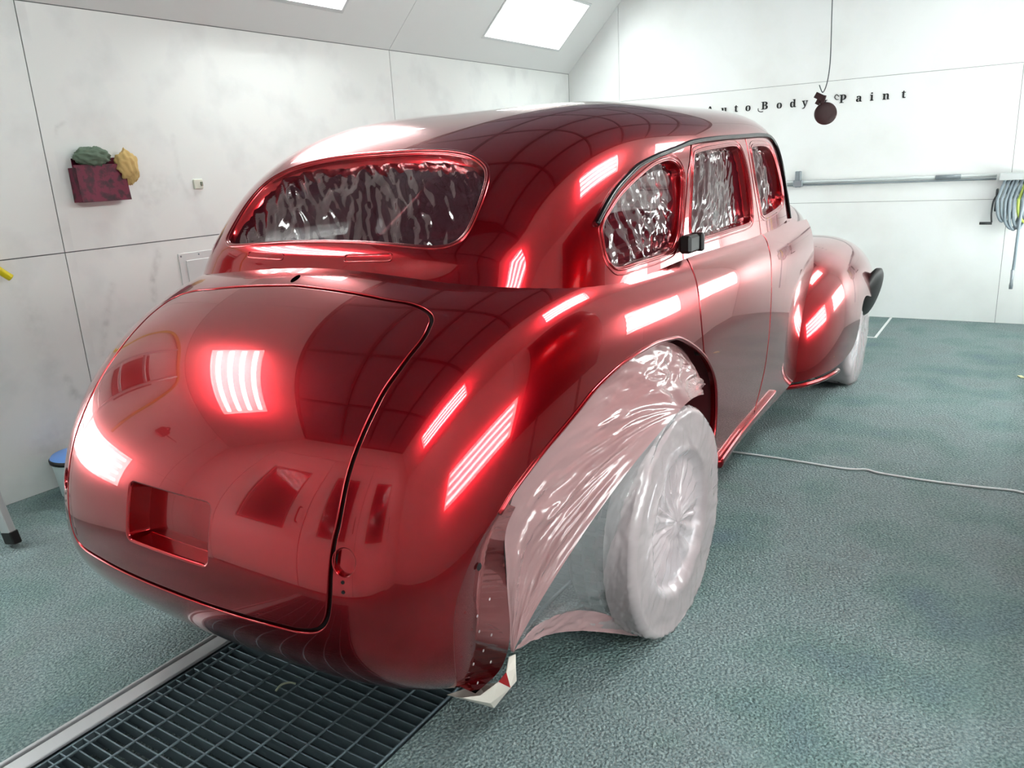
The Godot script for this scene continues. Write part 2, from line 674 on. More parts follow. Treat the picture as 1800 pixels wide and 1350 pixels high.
const GAP_MID_LOW := [2.575, 0.95, 2.580, 0.876, 2.576, 0.823, 2.548, 0.748, 2.520, 0.598, 2.512, 0.434, 2.506, 0.299, 2.493, 0.123, 2.453, -0.099, 2.380, -0.281, 2.29, -0.45]
const ARCH := [0.549, -0.62, 0.557, -0.504, 0.557, -0.345, 0.560, -0.203, 0.566, -0.125, 0.577, -0.060, 0.593, 0.010, 0.614, 0.080, 0.643, 0.145, 0.689, 0.244, 0.781, 0.373, 0.920, 0.493, 1.04, 0.543, 1.155, 0.565, 1.309, 0.570, 1.42, 0.552, 1.507, 0.523, 1.645, 0.415, 1.749, 0.290, 1.820, 0.131, 1.840, -0.058, 1.835, -0.221, 1.815, -0.331, 1.81, -0.5]

var crease_v := {}


func v_of(on: Callable, u: float, lo: float, hi: float, f: Callable) -> float:
	# the elevation where f(point) turns positive
	for i in 22:
		var m := (lo + hi) * 0.5
		if f.call(on.call(u, m)) > 0.0: hi = m
		else: lo = m
	return (lo + hi) * 0.5


func build_car() -> void:
	var car := thing("vintage_sedan", "glossy candy red vintage sedan body with masked windows and no rear fenders", "car")
	car_node = car
	var LS := Vector2(0.022, 0.034)
	var US := Vector2(0.022, 0.024)
	var lid := both_halves(smooth_uv(LID, 5))
	var arch := smooth_uv(ARCH, 5)
	var gap_r := smooth_uv(GAP_REAR_LOW, 5)
	var gap_m := smooth_uv(GAP_MID_LOW, 5)

	# where the arch and the rear gap of the door meet
	var k_arch := 0
	for i in arch.size():
		if arch[i].x > 1.692:
			k_arch = i
			break
	var under := func(p: Vector3) -> float: return f_upper(p) * -1.0
	var top_line := PackedVector2Array()
	var n := 90
	for i in n + 1:
		var u := lerpf(-1.708, 1.708, float(i) / n)
		top_line.append(Vector2(u, minf(v_of(on_lower, u, 0.4, 1.52, under) + 0.05, 1.54)))
	# rear body: all the lower metal behind the doors, round the tail
	var low := PackedVector2Array()
	for i in 41:
		var u := lerpf(0.549, -0.549, i / 40.0)
		low.append(Vector2(u, v_of(on_lower, u, -0.95, 0.0, func(p: Vector3) -> float: return p.y - 0.205)))
	var right := PackedVector2Array()
	for q in gap_r:
		if q.y < top_line[n].y - 0.01 and q.y > 0.375: right.append(q)
	for i in range(k_arch, 0, -1): right.append(arch[i])
	var outer := top_line.duplicate()
	outer.append_array(right)
	outer.append_array(low)
	outer.append_array(mirror_uv(right))
	outer = densify(outer, 0.02)
	var lamp_r := PackedVector2Array()
	for i in 28:
		var an := TAU * i / 28
		lamp_r.append(Vector2(0.432 + 0.016 * cos(an), 0.076 + 0.048 * sin(an)))
	var lamp_roll := [[0.0, 0.0], [0.0018, 0.0006], [0.003, 0.0025], [0.0034, 0.014]]
	var body := sheet(on_lower, up_lower, grow(on_lower, outer, -0.0062), [grow(on_lower, densify(lid), 0.0078), lamp_r, mirror_uv(lamp_r)], LS, ROLL, {1: lamp_roll, 2: lamp_roll})
	var rear := put("rear_body_panel", mesh_of(body), M.paint, car)
	for s in [1, -1]:
		var dish := sheet(on_lower, up_lower, grow(on_lower, lamp_r, 0.006), [], Vector2(0.01, 0.02), [], {}, func(_q: Vector2, p: Vector3, nn: Vector3) -> Vector3: return p - nn * 0.013)
		put("tail_lamp_recess", mesh_of(dish, s < 0), M.paint, rear)
		for v in [0.014, -0.017]:
			var p := on_lower(0.430, v)
			var nn := up_lower(p)
			put("screw_hole", lathe(Vector3(p.x, p.y, p.z * s), Vector3(nn.x, nn.y, nn.z * s), [Vector2(0.004, 0.0006), Vector2(0.0, 0.0006)], 12), M.black, rear)

	# trunk lid with the number plate recess
	var plate := rounded_uv(-0.164, 0.154, -0.039, 0.187, 0.022, 0.030)
	var roll_plate := [[0.0, 0.0], [0.0025, 0.0008], [0.005, 0.003], [0.0065, 0.008], [0.008, 0.055], [0.012, 0.058]]
	var lid_m := put("trunk_lid", mesh_of(sheet(on_lower, up_lower, grow(on_lower, densify(lid), -0.0078), [plate], LS, ROLL, {0: roll_plate})), M.paint, car)
	var back := sheet(on_lower, up_lower, grow(on_lower, densify(plate), 0.012), [], Vector2(0.03, 0.03), [], {}, func(_q: Vector2, p: Vector3, nn: Vector3) -> Vector3: return p - nn * 0.056)
	put("plate_recess", mesh_of(back), M.paint, lid_m)
	put("plate_mount", tilted_box(Vector3(-1.003, 0.600, -0.005), Vector3(0.004, 0.115, 0.25), -0.19), M.paint, lid_m)
	for zz in [-0.105, 0.095]:
		for yy in [0.560, 0.643]:
			put("screw_hole", lathe(Vector3(-1.0075 + (yy - 0.600) * 0.19, yy, zz), Vector3(-1, 0.2, 0).normalized(), [Vector2(0.0045, 0.002), Vector2(0.0, 0.002)], 12), M.black, lid_m)
	# bright bead along the lower edge of the lid
	# rear apron below the lid line is part of the body panel; a small handle hole on the deck
	var hp := on_lower(-0.028, 1.288)
	var hn := up_lower(hp)
	var hole_pts := PackedVector3Array()
	for i in 20:
		var an := TAU * i / 20
		var q := on_lower(-0.028 + 0.011 * sin(an) - 0.004 * cos(an), 1.288 + 0.036 * cos(an))
		hole_pts.append(q + up_lower(q) * 0.0008)
	put("handle_hole", fan_mesh(hole_pts, hn), M.hole, rear)

	# black tubes added behind the panel gaps so that they look dark
	put("lid_gap_backing", bead(on_lower, up_lower, densify(lid, 0.03), 0.013, 1.75), M.gap_backing, rear)

	# flat bolting flange behind the wheel, both sides
	var edge := PackedVector3Array()
	for i in range(0, arch.size()):
		if arch[i].x < 0.66 and i % 2 == 0: edge.append(on_lower(arch[i].x, arch[i].y))
	edge[0].y = maxf(edge[0].y, 0.2)
	var inner := smooth_path([Vector3(-0.80, 0.195, 0.665), Vector3(-0.735, 0.215, 0.685), Vector3(-0.700, 0.247, 0.69), Vector3(-0.680, 0.30, 0.69), Vector3(-0.681, 0.387, 0.69), Vector3(-0.686, 0.45, 0.692), Vector3(-0.692, 0.516, 0.695), Vector3(-0.690, 0.575, 0.705), Vector3(-0.672, 0.62, 0.72)], 5)
	for s in [1.0, -1.0]:
		var st := tool()
		st.set_smooth_group(0)
		var m := 30
		for i in m:
			var a := along(edge, float(i) / m) - Vector3(0, 0, 0.004)
			var b := along(edge, float(i + 1) / m) - Vector3(0, 0, 0.004)
			var c := along(inner, float(i + 1) / m)
			var d := along(inner, float(i) / m)
			var c2 := c + Vector3(0.004, 0, -0.05)
			var d2 := d + Vector3(0.004, 0, -0.05)
			for q in [[a, d, c, b], [d, d2, c2, c]]:
				var w := []
				for p: Vector3 in q: w.append(Vector3(p.x, p.y, p.z * s))
				if s > 0: quad(st, w[0], w[1], w[2], w[3])
				else: quad(st, w[3], w[2], w[1], w[0])
		var fl := put("fender_flange", finish(st, false), M.paint, rear, "flat dark red bolting flange with screw holes")
		for q in [[-0.795, 0.525], [-0.815, 0.415], [-0.765, 0.43], [-0.80, 0.365], [-0.79, 0.31], [-0.755, 0.33], [-0.83, 0.30], [-0.765, 0.265], [-0.82, 0.245]]:
			var big: bool = q[1] > 0.5
			put("bolt_hole", lathe(Vector3(q[0], q[1], (0.697 if q[1] > 0.4 else 0.688) * s), Vector3(0, 0, s), [Vector2(0.009 if big else 0.0035, 0.0015), Vector2(0.0, 0.0015)], 12), M.black if big else M.bare, fl)

	# wheel wells
	for s in [1, -1]:
		var st := tool()
		st.set_smooth_group(0)
		var curve := PackedVector3Array()
		for p in inner:
			curve.append(p + Vector3(-0.002, 0, -0.045))
		for i in range(arch.size()):
			if arch[i].x > 0.67:
				var p := on_lower(arch[i].x, arch[i].y)
				curve.append(Vector3(p.x, p.y, p.z - 0.012) + Vector3(p.x, p.y - 0.35, 0).normalized() * 0.012)
		for i in curve.size() - 1:
			var a := curve[i]
			var b := curve[i + 1]
			var c := Vector3(b.x, b.y, 0.34)
			var d := Vector3(a.x, a.y, 0.34)
			if s > 0: quad(st, a, b, c, d)
			else: quad(st, Vector3(d.x, d.y, -d.z), Vector3(c.x, c.y, -c.z), Vector3(b.x, b.y, -b.z), Vector3(a.x, a.y, -a.z))
		put("wheel_well", finish(st), M.paint_dark, rear)
		var lip := PackedVector3Array()
		for i in range(arch.size()):
			if arch[i].x > 0.64:
				var p := on_lower(arch[i].x, arch[i].y)
				lip.append(Vector3(p.x, p.y, (p.z - 0.002) * s))
		put("wheel_arch_bead", tube(lip, 0.007, 8), M.paint, rear)

	# doors: lower skin, upper frame, window bead
	var win_rd := smooth_uv(REAR_DOOR_WIN, 4, true)
	var win_fd := smooth_uv(FRONT_DOOR_WIN, 4, true)
	var win_q := smooth_uv(QUARTER_WIN, 4, true)
	var win_r := both_halves(smooth_uv(REAR_WIN, 5))
	var gutter := smooth_uv(GUTTER, 5)
	var up_r := smooth_uv(GAP_REAR_UP, 5)
	var up_m := smooth_uv(GAP_MID_UP, 5)
	var bottom := func(p: Vector3) -> float: return p.y - 0.295
	for door in 2:
		var poly := PackedVector2Array()
		var frame := PackedVector2Array()
		if door == 0:
			for i in 21:
				var u := lerpf(2.578, 1.708, i / 20.0)
				poly.append(Vector2(u, v_of(on_lower, u, 0.4, 1.5, under) + 0.05))
			for q in gap_r:
				if q.y < poly[20].y - 0.01 and q.y > 0.37: poly.append(q)
			for i in range(k_arch + 1, arch.size()):
				if arch[i].y > -0.48: poly.append(arch[i])
			for i in 16:
				var u := lerpf(1.81, 2.30, i / 15.0)
				poly.append(Vector2(u, v_of(on_lower, u, -0.95, 0.0, bottom)))
			for i in range(gap_m.size() - 1, -1, -1):
				if gap_m[i].y < poly[0].y - 0.01 and gap_m[i].y > poly[poly.size() - 1].y + 0.01 or (gap_m[i].y > -0.45 and gap_m[i].y < 0.8): poly.append(gap_m[i])
			frame = up_r.duplicate()
			for i in range(up_m.size() - 1, -1, -1): frame.append(up_m[i])
			for i in range(gutter.size() - 1, -1, -1):
				if gutter[i].x < 1.58 and gutter[i].x > 0.985: frame.append(gutter[i] - Vector2(0, 0.004))
		else:
			for i in 25:
				var u := lerpf(3.45, 2.578, i / 24.0)
				poly.append(Vector2(u, v_of(on_lower, u, 0.35, 1.5, under) + 0.05 if u < 3.2 else 0.88))
			for q in gap_m:
				if q.y < poly[24].y - 0.01 and q.y > -0.44: poly.append(q)
			for i in 21:
				var u := lerpf(2.30, 3.45, i / 20.0)
				poly.append(Vector2(u, v_of(on_lower, u, -0.95, 0.0, bottom)))
			frame = up_m.duplicate()
			for i in range(gutter.size() - 1, -1, -1):
				if gutter[i].x > 1.61: frame.append(gutter[i] - Vector2(0.02 if gutter[i].y < 0.61 and gutter[i].x > 1.9 else 0.0, 0.004))
			frame = PackedVector2Array(frame)
		poly = densify(poly, 0.02)
		frame = densify(frame, 0.02)
		var skin := sheet(on_lower, up_lower, grow(on_lower, poly, -0.0068), [], LS, ROLL)
		var win := win_rd if door == 0 else win_fd
		var fr := sheet(on_upper, up_upper, grow(on_upper, frame, -0.0065), [densify(win)], US, ROLL, {0: ROLL_WINDOW})
		for s in [1, -1]:
			var d := put(["rear_door", "front_door"][door], mesh_of(skin, s < 0), M.paint, car)
			put("window_frame", mesh_of(fr, s < 0), M.paint, d)
			for g in [0.004, 0.017]:
				var bm := bead(on_upper, up_upper, grow(on_upper, densify(win, 0.02), g), 0.0045 if g < 0.01 else 0.003, 0.35)
				var bo := put("window_bead", bm, M.paint, d)
				if s < 0: bo.scale = Vector3(1, 1, -1)

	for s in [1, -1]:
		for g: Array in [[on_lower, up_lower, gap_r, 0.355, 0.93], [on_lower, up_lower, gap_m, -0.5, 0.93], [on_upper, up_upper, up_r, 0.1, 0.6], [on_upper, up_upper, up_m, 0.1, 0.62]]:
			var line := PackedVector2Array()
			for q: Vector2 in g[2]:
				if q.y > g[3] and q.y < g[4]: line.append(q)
			var so := put("door_gap_backing", bead(g[0], g[1], line, 0.012, 1.75, false), M.gap_backing, rear)  # black tube added behind each door gap to darken it
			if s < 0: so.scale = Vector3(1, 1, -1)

	# roof with the rear window and the quarter windows
	var over := func(p: Vector3) -> float: return f_lower(p)
	var roof := PackedVector2Array()
	roof.append(Vector2(2.8, PI / 2))
	roof.append(Vector2(-2.8, PI / 2))
	var rside := PackedVector2Array()   # right-hand side from the front to the rear crease
	rside.append(Vector2(2.8, 0.12))
	rside.append(Vector2(2.30, 0.12))
	rside.append(Vector2(2.2, 0.13))
	for i in range(gutter.size() - 1, -1, -1):
		if gutter[i].x > 0.985: rside.append(gutter[i] + (Vector2(0.0, 0.004) if gutter[i].x < 1.96 else Vector2(0.02, 0)))
	for q in up_r:
		if q.y < 0.585: rside.append(q)
	for q in mirror_uv(rside): roof.append(q)
	for i in 61:
		var u := lerpf(-0.80, 0.80, i / 60.0)
		roof.append(Vector2(u, maxf(v_of(on_upper, u, 0.0, 0.5, over) - 0.05, 0.02)))
	for i in range(rside.size() - 1, -1, -1): roof.append(rside[i])
	roof = densify(roof, 0.02)
	var rf := put("roof_panel", mesh_of(sheet(on_upper, up_upper, grow_some(on_upper, roof, -0.006), [densify(win_r), densify(win_q), mirror_uv(densify(win_q))], US, ROLL, {0: ROLL_WINDOW, 1: ROLL_WINDOW, 2: ROLL_WINDOW})), M.paint, car)
	put("window_bead", bead(on_upper, up_upper, grow(on_upper, densify(win_r, 0.02), 0.006), 0.0055, 0.35), M.paint, rf)
	for s in [1, -1]:
		for g in [0.004, 0.018]:
			var bo := put("window_bead", bead(on_upper, up_upper, grow(on_upper, densify(win_q, 0.02), g), 0.0045 if g < 0.01 else 0.003, 0.35), M.paint, rf)
			if s < 0: bo.scale = Vector3(1, 1, -1)
		# drip rail, coloured black to paint in its shadow line
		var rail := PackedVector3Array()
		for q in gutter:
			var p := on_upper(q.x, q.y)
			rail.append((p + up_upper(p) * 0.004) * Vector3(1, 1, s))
		put("drip_rail", tube(rail, 0.0085, 8), M.rail_shadow_black, rf)
	# two shallow slots under the rear window
	for q in [[-0.165, -0.082, 0.184, 0.201], [0.055, 0.148, 0.184, 0.203]]:
		var lp := rounded_uv(q[0], q[1], q[2], q[3], 0.006, 0.006)
		var bm := bead(on_upper, up_upper, lp, 0.0022, 0.2)
		put("lamp_slot", bm, M.paint, rf)

	# front fenders, hood and cowl
	var fpoly := smooth_uv([0.0, -0.03, 0.35, -0.02, 0.7, 0.0, 0.95, 0.05, 1.12, 0.16, 1.25, 0.34, 1.40, 0.46, 1.57, 0.5, 1.75, 0.48, 1.95, 0.42, 2.15, 0.36, 2.4, 0.30, 2.8, 0.28, 3.1416, 0.28], 4)
	fpoly.append(Vector2(PI, PI / 2))
	fpoly.append(Vector2(0.0, PI / 2))
	fpoly = densify(fpoly, 0.06)
	var fen := sheet(on_fender, up_fender, fpoly, [], Vector2(0.04, 0.035), [[0.0, 0.0], [0.003, 0.002], [0.004, 0.006], [0.002, 0.03]])
	for s in [1, -1]:
		var f := put("front_fender", mesh_of(fen, s < 0), M.paint, car)
		var tail := PackedVector3Array()
		for i in 13:
			var p := on_fender(lerpf(0.05, 0.62, i / 12.0), -0.045)
			tail.append(p * Vector3(1, 1, s))
		put("fender_hem", tube(tail, 0.013, 8), M.paint, f)
		var hl := put("black_fender_disc", lathe(Vector3.ZERO, Vector3(0, 0, 1), [Vector2(0.0, 0.022), Vector2(0.07, 0.02), Vector2(0.108, 0.010), Vector2(0.118, 0.0), Vector2(0.114, -0.02), Vector2(0.08, -0.045)], 32), M.black, f)  # flat black disc standing for an unidentified dark shape at the fender edge
		var fn := Vector3(-0.2, -0.22, 0.95 * s).normalized()
		var lu := Vector3(0.25, 1.0, 0.22 * s).slide(fn).normalized()
		hl.transform = Transform3D(Basis(lu.cross(fn), lu * 1.25, fn), Vector3(2.985, 0.528, 0.905 * s))
		hl.set_meta("label", "black disc at the front fender edge")
	var hood := tool()
	hood.set_smooth_group(0)
	for i in 40:
		for j in 36:
			var q := [Vector2(2.0 + i * 0.045, PI * j / 36), Vector2(2.0 + (i + 1) * 0.045, PI * j / 36), Vector2(2.0 + (i + 1) * 0.045, PI * (j + 1) / 36), Vector2(2.0 + i * 0.045, PI * (j + 1) / 36)]
			var w := []
			for e: Vector2 in q: w.append(on_hood(e.x, e.y))
			quad(hood, w[0], w[1], w[2], w[3])
	put("hood", finish(hood), M.paint, car)
	for s in [1.0, -1.0]:
		# running-board flange below the doors
		var sill := smooth_path([Vector3(1.29, 0.355, 0.778 * s), Vector3(1.1, 0.342, 0.778 * s), Vector3(0.8, 0.322, 0.778 * s), Vector3(0.56, 0.292, 0.778 * s)], 6)
		put("sill_strip", ribbon(sill, 0.017, 0.020), M.paint, car)
		# hinge block at the belt line
		var hb := tool()
		add_box(hb, Vector3(0.365, 1.095, 0.742 * s), Vector3(0.085, 0.055, 0.04), 0.008)
		add_box(hb, Vector3(0.42, 1.095, 0.748 * s), Vector3(0.02, 0.058, 0.046), 0.006)
		hb.generate_normals()
		put("door_hinge", hb.commit(), M.black, car, "black hinge block at the belt line")
	# floor pan closing the underside
	var pan := tool()
	add_box(pan, Vector3(0.9, 0.33, 0), Vector3(3.2, 0.05, 1.1), 0.01)
	add_box(pan, Vector3(2.5, 0.45, 0), Vector3(1.6, 0.05, 0.9), 0.01)
	pan.generate_normals()
	put("floor_pan", pan.commit(), M.black, car)
	# wheels
	for x in [-0.01, 2.87]:
		for s in [1.0, -1.0]:
			build_wheel(car, Vector3(x, 0.325, 0.745 * s), s)


func along(path: PackedVector3Array, t: float) -> Vector3:
	var f := clampf(t, 0.0, 1.0) * (path.size() - 1)
	var i := mini(int(f), path.size() - 2)
	return path[i].lerp(path[i + 1], f - i)


func tilted_box(c: Vector3, s: Vector3, turn: float) -> ArrayMesh:
	var st := tool()
	add_box(st, c, s, 0.0015, Basis(Vector3(0, 0, 1), turn))
	st.generate_normals()
	return st.commit()


func fan_mesh(pts: PackedVector3Array, up: Vector3) -> ArrayMesh:
	var st := tool()
	var c := Vector3.ZERO
	for p in pts: c += p / pts.size()
	for i in pts.size():
		var a := pts[i]
		var b := pts[(i + 1) % pts.size()]
		if (a - c).cross(b - c).dot(up) > 0: tri(st, c, a, b)
		else: tri(st, c, b, a)
	return finish(st)


func rounded_uv(u0: float, u1: float, v0: float, v1: float, ru: float, rv: float) -> PackedVector2Array:
	var out := PackedVector2Array()
	for c in [[u1 - ru, v0 + rv, -PI / 2], [u1 - ru, v1 - rv, 0.0], [u0 + ru, v1 - rv, PI / 2], [u0 + ru, v0 + rv, PI]]:
		for i in 7:
			var an: float = c[2] + PI / 2 * i / 6
			out.append(Vector2(c[0] + ru * cos(an), c[1] + rv * sin(an)))
	return densify(out, 0.02)


# like grow, but leaves the seam and the crown of the roof where they are
func grow_some(on: Callable, loop: PackedVector2Array, dist: float) -> PackedVector2Array:
	var g := grow(on, loop, dist)
	for i in loop.size():
		if loop[i].y > 1.2 or absf(loop[i].x) > 2.3: g[i] = loop[i]
	return g


func build_wheel(car: Node3D, c: Vector3, s: float) -> void:
	var ax := Vector3(0, 0, s)
	var w := Node3D.new()
	w.name = "wheel"
	car.add_child(w, true)
	w.position = c
	var R := 0.322
	var tire := tool()
	add_lathe(tire, Vector3.ZERO, ax, [Vector2(0.215, -0.09), Vector2(0.25, -0.105), Vector2(0.295, -0.106), Vector2(R - 0.008, -0.088), Vector2(R, -0.07), Vector2(R, 0.07), Vector2(R - 0.008, 0.088), Vector2(0.295, 0.106), Vector2(0.25, 0.105), Vector2(0.222, 0.096), Vector2(0.215, 0.085)], 64)
	# tread blocks
	for k in 60:
		var an := TAU * k / 60
		for row in 4:
			var zz := -0.06 + 0.04 * row
			var a2 := an + (0.03 if row % 2 else 0.0)
			var d := Vector3(cos(a2), sin(a2), 0)
			add_box(tire, d * (R + 0.001) + Vector3(0, 0, zz), Vector3(0.010, 0.022, 0.031), 0.002, Basis(Vector3(0, 0, 1), a2))
	put("tire", finish(tire, false), M.tire, w)
	var rim := tool()
	add_lathe(rim, Vector3.ZERO, ax, [Vector2(0.0, 0.055), Vector2(0.045, 0.055), Vector2(0.05, 0.045), Vector2(0.05, -0.02), Vector2(0.195, -0.02), Vector2(0.200, 0.05), Vector2(0.205, 0.085), Vector2(0.216, 0.1), Vector2(0.226, 0.1), Vector2(0.228, 0.094)], 64)
	for k in 10:
		var an := TAU * k / 10
		var d := Vector3(cos(an), sin(an), 0)
		add_box(rim, d * 0.125 + Vector3(0, 0, 0.048 * s), Vector3(0.16, 0.026, 0.022), 0.006, Basis(Vector3(0, 0, 1), an))
	put("rim", finish(rim, false), M.alloy, w)


# a bar of rounded rectangular section (height 2h, width 2w) along a path that runs roughly along x
func ribbon(path: PackedVector3Array, h: float, w: float) -> ArrayMesh:
	var st := tool()
	st.set_smooth_group(0)
	var rings := []
	for i in path.size():
		var t := (path[mini(i + 1, path.size() - 1)] - path[maxi(i - 1, 0)]).normalized()
		var sd := t.cross(Vector3.UP).normalized()
		var up := sd.cross(t)
		var ring := PackedVector3Array()
		for k in 16:
			var a := TAU * k / 16
			var c := cos(a)
			var s := sin(a)
			ring.append(path[i] + sd * w * signf(c) * pow(absf(c), 0.5) + up * h * signf(s) * pow(absf(s), 0.5))
		rings.append(ring)
	for i in rings.size() - 1:
		for k in 16:
			var k2 := (k + 1) % 16
			quad(st, rings[i][k], rings[i][k2], rings[i + 1][k2], rings[i + 1][k])
	for k in range(1, 15):
		tri(st, rings[0][0], rings[0][k + 1], rings[0][k])
		tri(st, rings[-1][0], rings[-1][k], rings[-1][k + 1])
	return finish(st)


# ---------------------------------------------------------------- materials
func mat(c: Color, rough := 0.6, metal := 0.0, n := "") -> StandardMaterial3D:
	var m := StandardMaterial3D.new()
	m.albedo_color = c
	m.roughness = rough
	m.metallic = metal
	m.resource_name = n
	return m


func noise_tex(freq: float, sz: int, ramp: Array, type := FastNoiseLite.TYPE_SIMPLEX_SMOOTH, oct := 4, sd := 1, normal := false) -> NoiseTexture2D:
	var f := FastNoiseLite.new()
	f.noise_type = type
	f.frequency = freq
	f.seed = sd
	f.fractal_octaves = oct
	f.fractal_type = FastNoiseLite.FRACTAL_FBM if oct > 1 else FastNoiseLite.FRACTAL_NONE
	f.cellular_return_type = FastNoiseLite.RETURN_DISTANCE
	var t := NoiseTexture2D.new()
	t.width = sz
	t.height = sz
	t.seamless = true
	t.generate_mipmaps = false
	t.noise = f
	if ramp.size():
		var g := Gradient.new()
		g.offsets = PackedFloat32Array(ramp[0])
		g.colors = PackedColorArray(ramp[1])
		t.color_ramp = g
	if normal:
		t.as_normal_map = true
		t.bump_strength = 6.0
	return t


func film_mat(c: Color, alpha: float, rough: float) -> StandardMaterial3D:
	var m := mat(c, rough)
	m.albedo_color.a = alpha
	m.transparency = BaseMaterial3D.TRANSPARENCY_ALPHA
	m.cull_mode = BaseMaterial3D.CULL_DISABLED
	m.metallic_specular = 0.7
	return m


func make_materials() -> void:
	var paint := mat(Color(0.64, 0.008, 0.075), 0.21, 0.92, "candy red paint")
	paint.clearcoat_enabled = true
	paint.clearcoat = 1.0
	paint.clearcoat_roughness = 0.012
	paint.metallic_specular = 0.6
	M.paint = paint
	M.paint_dark = mat(Color(0.27, 0.05, 0.07), 0.5, 0.0, "dark maroon wheel well")  # even dark maroon for the insides of the wheel wells
	M.black = mat(Color(0.025, 0.015, 0.018), 0.5, 0.0, "black")
	M.rail_shadow_black = mat(Color(0.04, 0.012, 0.018), 0.25, 0.0, "drip rail shadow black")  # the shadow along the rail is put into this black
	M.black_gloss = mat(Color(0.03, 0.01, 0.012), 0.15, 0.0, "black gloss")
	M.hole = mat(Color(0.02, 0.008, 0.01), 1.0, 0.0, "dark opening")
	M.hole.specular_mode = BaseMaterial3D.SPECULAR_DISABLED
	M.gap_backing = mat(Color(0.03, 0.012, 0.015), 0.9, 0.0, "black seal")  # for the added tubes that darken the panel gaps
	M.bare = mat(Color(0.75, 0.70, 0.70), 0.4, 0.6, "bare metal")
	M.tire = mat(Color(0.07, 0.07, 0.075), 0.7, 0.0, "tire rubber")
	M.alloy = mat(Color(0.80, 0.80, 0.82), 0.35, 0.8, "alloy")
	M.film_wheel = film_mat(Color(0.93, 0.86, 0.87), 0.48, 0.2)
	M.film_drape = film_mat(Color(0.78, 0.60, 0.60), 0.58, 0.16)
	M.film_clear = film_mat(Color(0.74, 0.74, 0.75), 0.32, 0.12)
	M.film_wheel.resource_name = "clear masking film"
	M.film_window = film_mat(Color(0.24, 0.07, 0.10), 0.86, 0.085)
	M.film_window.resource_name = "window masking film"
	M.paper = mat(Color(0.86, 0.82, 0.78), 0.7, 0.0, "masking paper")
	M.paper_red = mat(Color(0.62, 0.05, 0.08), 0.3, 0.2, "oversprayed masking paper")

	var wall := mat(Color(0.945, 0.955, 0.95), 0.38, 0.0, "white wall enamel")
	wall.albedo_texture = noise_tex(0.006, 512, [[0.0, 0.35, 0.6, 1.0], [Color(0.965, 0.96, 0.955), Color(0.99, 0.99, 0.985), Color(1, 1, 1), Color(1, 1, 1)]], FastNoiseLite.TYPE_SIMPLEX_SMOOTH, 5, 7)
	wall.uv1_triplanar = true
	wall.uv1_world_triplanar = true
	wall.uv1_scale = Vector3(0.4, 0.4, 0.4)
	M.wall = wall
	var scuffed: StandardMaterial3D = wall.duplicate()
	scuffed.resource_name = "scuffed white wall enamel"
	scuffed.albedo_texture = scuff_texture()
	scuffed.uv1_scale = Vector3(0.25, 0.25, 0.25)
	M.wall_scuffed = scuffed
	M.hip = mat(Color(0.86, 0.865, 0.86), 0.4, 0.0, "white ceiling enamel")
	M.joint = mat(Color(0.42, 0.44, 0.44), 0.8, 0.0, "panel joint")
	M.filter = mat(Color(0.47, 0.47, 0.51), 0.95, 0.0, "ceiling filter media")
	M.filter_frame = mat(Color(0.15, 0.15, 0.17), 0.5, 0.3, "filter frame")
	M.reflector = mat(Color(0.93, 0.93, 0.93), 0.35, 0.0, "lamp reflector")
	M.trim = mat(Color(0.80, 0.81, 0.81), 0.4, 0.2, "lamp frame")
	var glass := mat(Color(0.95, 0.97, 0.97, 0.04), 0.02, 0.0, "glass")
	glass.transparency = BaseMaterial3D.TRANSPARENCY_ALPHA
	M.glass = glass
	var tube_m := mat(Color(1, 1, 1), 0.4, 0.0, "fluorescent tube")
	tube_m.emission_enabled = true
	tube_m.emission = Color(0.97, 1.0, 0.99)
	tube_m.emission_energy_multiplier = 8.0
	M.lamp_tube = tube_m

	var floor_m := mat(Color(1, 1, 1), 0.9, 0.0, "rough grey-green floor")
	floor_m.albedo_texture = noise_tex(0.09, 1024, [[0.0, 0.4, 0.7, 1.0], [Color(0.29, 0.355, 0.365), Color(0.44, 0.51, 0.515), Color(0.54, 0.605, 0.605), Color(0.64, 0.695, 0.69)]], FastNoiseLite.TYPE_SIMPLEX_SMOOTH, 4, 3)
	floor_m.heightmap_enabled = true
	floor_m.heightmap_scale = 0.8
	floor_m.heightmap_texture = noise_tex(0.085, 1024, [], FastNoiseLite.TYPE_SIMPLEX_SMOOTH, 3, 11)
	floor_m.uv1_triplanar = true
	floor_m.uv1_world_triplanar = true
	floor_m.uv1_scale = Vector3(0.95, 0.95, 0.95)
	floor_m.detail_enabled = true
	floor_m.detail_blend_mode = BaseMaterial3D.BLEND_MODE_MUL
	floor_m.detail_uv_layer = BaseMaterial3D.DETAIL_UV_2
	floor_m.detail_albedo = noise_tex(0.012, 512, [[0.0, 0.3, 0.45, 0.6, 0.8, 1.0], [Color(0.84, 0.88, 0.92), Color(0.90, 0.95, 0.93), Color(0.96, 0.98, 0.97), Color(1, 1, 1), Color(0.99, 0.97, 0.97), Color(0.95, 0.98, 0.95)]], FastNoiseLite.TYPE_SIMPLEX_SMOOTH, 4, 21)
	floor_m.uv2_triplanar = true
	floor_m.uv2_world_triplanar = true
	floor_m.uv2_scale = Vector3(0.3, 0.3, 0.3)
	M.floor = floor_m
	M.pit = mat(Color(0.36, 0.38, 0.39), 0.9, 0.0, "pit floor")
	M.steel = mat(Color(0.42, 0.48, 0.51), 0.45, 0.5, "galvanised steel")
	M.rail = mat(Color(0.72, 0.72, 0.73), 0.4, 0.4, "worn steel rail")
	M.white_tape = mat(Color(0.86, 0.87, 0.87), 0.6, 0.0, "white")
	M.ink = mat(Color(0.05, 0.06, 0.07), 0.6, 0.0, "black lettering")


